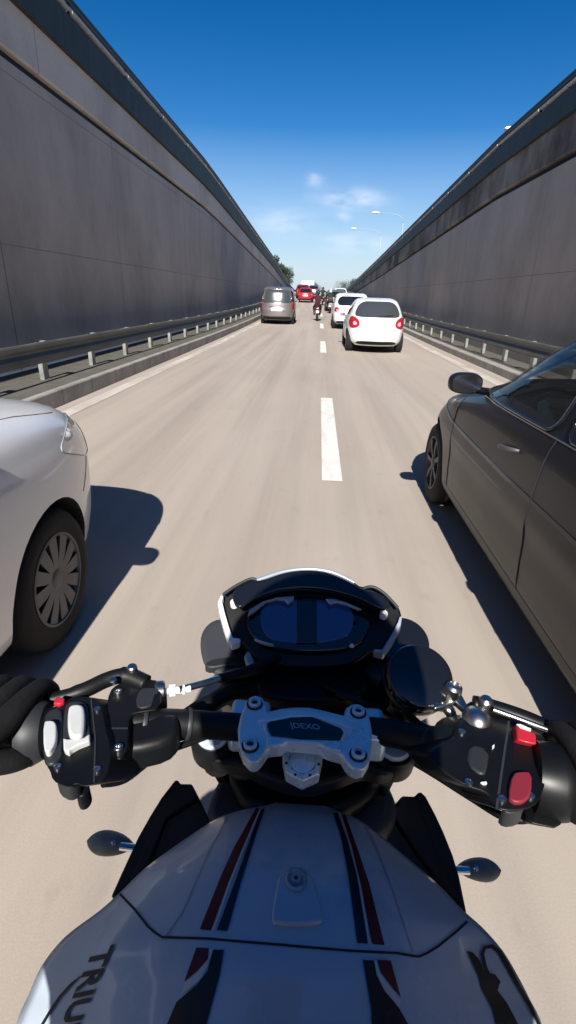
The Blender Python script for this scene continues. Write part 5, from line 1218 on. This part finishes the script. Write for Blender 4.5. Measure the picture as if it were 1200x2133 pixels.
for (bx, by) in ((165, 252), (1055, 318)):
    q = z7([(bx, by)])[0]; c = at(*q, zi(*q)-.004)
    mb = MB(); mb.lathe([(.0055, -.004), (.0055, .004), (.0048, .0052), (.0026, .0052), (.0024, .003), (.0002, .003)], c, (0, -.35, 1), 24); mb.build('housing_screw', M['trim_white'], cl_, smooth='auto', angle=35)
q = z7([(888, 350)])[0]; mb = MB(); mb.lathe([(.003, -.002), (.003, .002), (.001, .003)], at(*q, zi(*q)-.005), (0, -.35, 1), 14); mb.build('light_sensor', M['plastic_soft'], cl_)
plate('screen_bracket', z7([(225, 560), (245, 525), (262, 540), (290, 600), (270, 615), (240, 600)]), 1.06, (0, 0, -.01), M['trim_grey'], .002)
# fairing below the instruments and the twin headlights
plate('nose_fairing', [(470, 1400), (500, 1350), (520, 1330), (780, 1340), (840, 1345), (835, 1420), (800, 1480), (760, 1500), (640, 1490), (500, 1480), (440, 1440)], .99, (0, .05, -.10), M['plastic'], .012, ch=1)
plate('headlight_bracket', [(560, 1395), (600, 1385), (700, 1388), (770, 1400), (760, 1455), (640, 1462), (540, 1450), (530, 1420)], 1.02, (0, .01, -.03), M['plastic'], .006, ch=1)
for pts in ([(414, 1350), (416, 1320), (430, 1298), (455, 1286), (500, 1290), (560, 1310), (570, 1400), (480, 1412), (440, 1402), (422, 1385)], [(760, 1310), (820, 1300), (850, 1310), (862, 1335), (862, 1400), (820, 1430), (760, 1420)]):
    plate('headlight', pts, 1.02, (0, .10, -.10), M['duct'], .018, ch=1, seg=5)
plate('headlight_rim', [(424, 1385), (436, 1374), (470, 1368), (508, 1370), (508, 1382), (470, 1384), (440, 1390)], 1.026, (0, 0, -.012), M['plastic_soft'], .004, ch=1)
# turn indicators
for (px, py, hl, hh, s) in ((231, 1757, 50, 23, -1), (996, 1811, 48, 25, 1)):
    z_ = .76; c = at(px, py, z_); a = at(px-hl, py-(4 if s < 0 else -2), z_); b = at(px+hl, py+(8 if s < 0 else 6), z_)
    ln = (b-a).length/2; d = (b-a).normalized(); up_ = Vector((0, 0, 1)); fo = up_.cross(d)
    e = empty('turn_indicator', (0, 0, 0)); e.parent = bike; e.location = -bike.location
    mb = MB(); rings = []
    for k in range(17):
        t = -1+2*k/16; w = ln*.47*(max(0.0, 1-abs(t)**2.2))**.75*(1-.25*t*s*-1)
        rings.append([c+d*ln*t+fo*math.cos(q)*max(w, .0008)+up_*math.sin(q)*max(w*.8, .0008) for q in [2*math.pi*j/18 for j in range(18)]])
    mb.ring_loft(rings); mb.build('indicator_lens', M['lens_grey'], e, smooth=True)
    q0 = c-d*s*ln*.55+fo*(-.010)+up_*.012
    mb = MB(); mb.tube([q0, q0-d*s*.045], .0052, 12); mb.build('indicator_stem', M['chrome'], e, smooth='auto')
    mb = MB(); mb.lathe([(.0035, 0), (.0035, .004), (.001, .005)], c-d*s*ln*.30+up_*.016+fo*(-.010), (0, -.4, 1), 12); mb.build('indicator_screw', M['chrome'], e)
    mb = MB(); mb.tube([q0-d*s*.04, q0-d*s*.13], .008, 10); mb.build('indicator_arm', M['plastic'], e, smooth='auto')

# ------------------------------------------------------------------ the rider (mostly behind the camera)
rd = empty('person', (0, -.25, 0), 0, 'rider of the foreground motorcycle, black gloved hands on its grips at the frame edges', 'person')
def rp(p): return (p[0], p[1]+.25, p[2])
gl = at(0, 1530, 1.083); gr = at(1250, 1640, 1.083)
J = {'pelvis': ((0, -.34, .93), (.16, .13)), 'waist': ((0, -.31, 1.06), (.17, .12)), 'chest': ((0, -.24, 1.25), (.21, .13)), 'neckb': ((0, -.20, 1.37), (.10, .08)), 'neck': ((0, -.18, 1.43), (.06, .06)), 'skull': ((0, -.175, 1.50), (.05, .05))}
B = [('pelvis', 'waist'), ('waist', 'chest'), ('chest', 'neckb'), ('neckb', 'neck'), ('neck', 'skull')]
for s, n, g in ((-1, 'L', gl), (1, 'R', gr)):
    wx = g.x+s*.03
    J.update({'sh'+n: ((s*.205, -.20, 1.335), .085), 'el'+n: ((s*.42, -.05, 1.16), .052), 'fo'+n: ((s*.405, .13, 1.13), .045), 'wr'+n: ((wx-s*.012, g.y-.09, 1.115), .034),
              'hi'+n: ((s*.12, -.28, .89), .10), 'kn'+n: ((s*.29, .13, .75), .072), 'sh2'+n: ((s*.26, -.03, .52), .055), 'an'+n: ((s*.22, -.16, .34), .042), 'to'+n: ((s*.22, .02, .30), .04)})
    B += [('chest', 'sh'+n), ('sh'+n, 'el'+n), ('el'+n, 'fo'+n), ('fo'+n, 'wr'+n), ('pelvis', 'hi'+n), ('hi'+n, 'kn'+n), ('kn'+n, 'sh2'+n), ('sh2'+n, 'an'+n), ('an'+n, 'to'+n)]
J = {k: (rp(p), r) for k, (p, r) in J.items()}
skin_body('body', J, B, M['jacket'], rd)
helmet(rd, rp((0, -.175, 1.57)), M['helmet'])
for s, g in ((-1, gl), (1, gr)):
    comps = []
    gx, gy = g.x, g.y
    slope = (-.02 if s < 0 else -.03)
    palm = [((gx+s*.020, gy-.095, 1.115), .031), ((gx+s*.012, gy-.050, 1.120), (.030, .022)), ((gx+s*.008, gy-.008, 1.116), (.036, .019))]
    comps.append(palm)
    for i in range(4):
        ox_ = gx+s*(-.030+.0225*i)*1.0+s*.004; ln = (.92, 1.0, .95, .78)[i]; k = i*.004
        comps.append([((gx+s*.016+(ox_-gx)*.45, gy-.078, 1.117), .0165), ((gx+s*.008+(ox_-gx)*.72, gy-.045, 1.121), .0160), ((ox_+s*.003, gy-.014, 1.119), .0140), ((ox_, gy+.014, 1.119), .0112), ((ox_-s*.001, gy+.014+.030*ln, 1.111), .0102), ((ox_-s*.001, gy+.014+.046*ln, 1.092+k*.3), .0096), ((ox_-s*.001, gy+.014+.044*ln, 1.072+k), .0088)])
    comps.append([((gx+s*.022, gy-.055, 1.110), .014), ((gx-s*.012, gy-.045, 1.096), .0135), ((gx-s*.030, gy-.026, 1.080), .0125), ((gx-s*.036, gy-.004, 1.066), .0108)])
    me = bpy.data.meshes.new('glove'); vs = []; es = []; rr = []; roots = []
    for cpt in comps:
        roots.append(len(vs))
        for i, (p, r) in enumerate(cpt):
            if i: es.append((len(vs)-1, len(vs)))
            vs.append(rp(p)); rr.append(r)
    me.from_pydata(vs, es, []); o = bpy.data.objects.new('glove', me); col.objects.link(o)
    o.modifiers.new('skin', 'SKIN'); o.modifiers.new('sub', 'SUBSURF').levels = 2
    for i, r in enumerate(rr): me.skin_vertices[0].data[i].radius = r if isinstance(r, tuple) else (r, r)
    for i in roots: me.skin_vertices[0].data[i].use_root = True
    bpy.context.view_layer.update(); dg = bpy.context.evaluated_depsgraph_get(); nm = bpy.data.meshes.new_from_object(o.evaluated_get(dg)); bpy.data.objects.remove(o)
    no = bpy.data.objects.new('glove', nm); col.objects.link(no); no.parent = rd; nm.materials.clear(); nm.materials.append(M['glove'])
    for p in nm.polygons: p.use_smooth = True
    mb = MB(); a = Vector(rp((gx+s*.020, gy-.088, 1.115))); b = Vector(rp((s*.405, .13, 1.13))); mb.tube([a, a+(b-a)*.25, a+(b-a)*.5], [.040, .044, .050], 20); mb.build('glove_cuff', M['glove'], rd, smooth='auto')
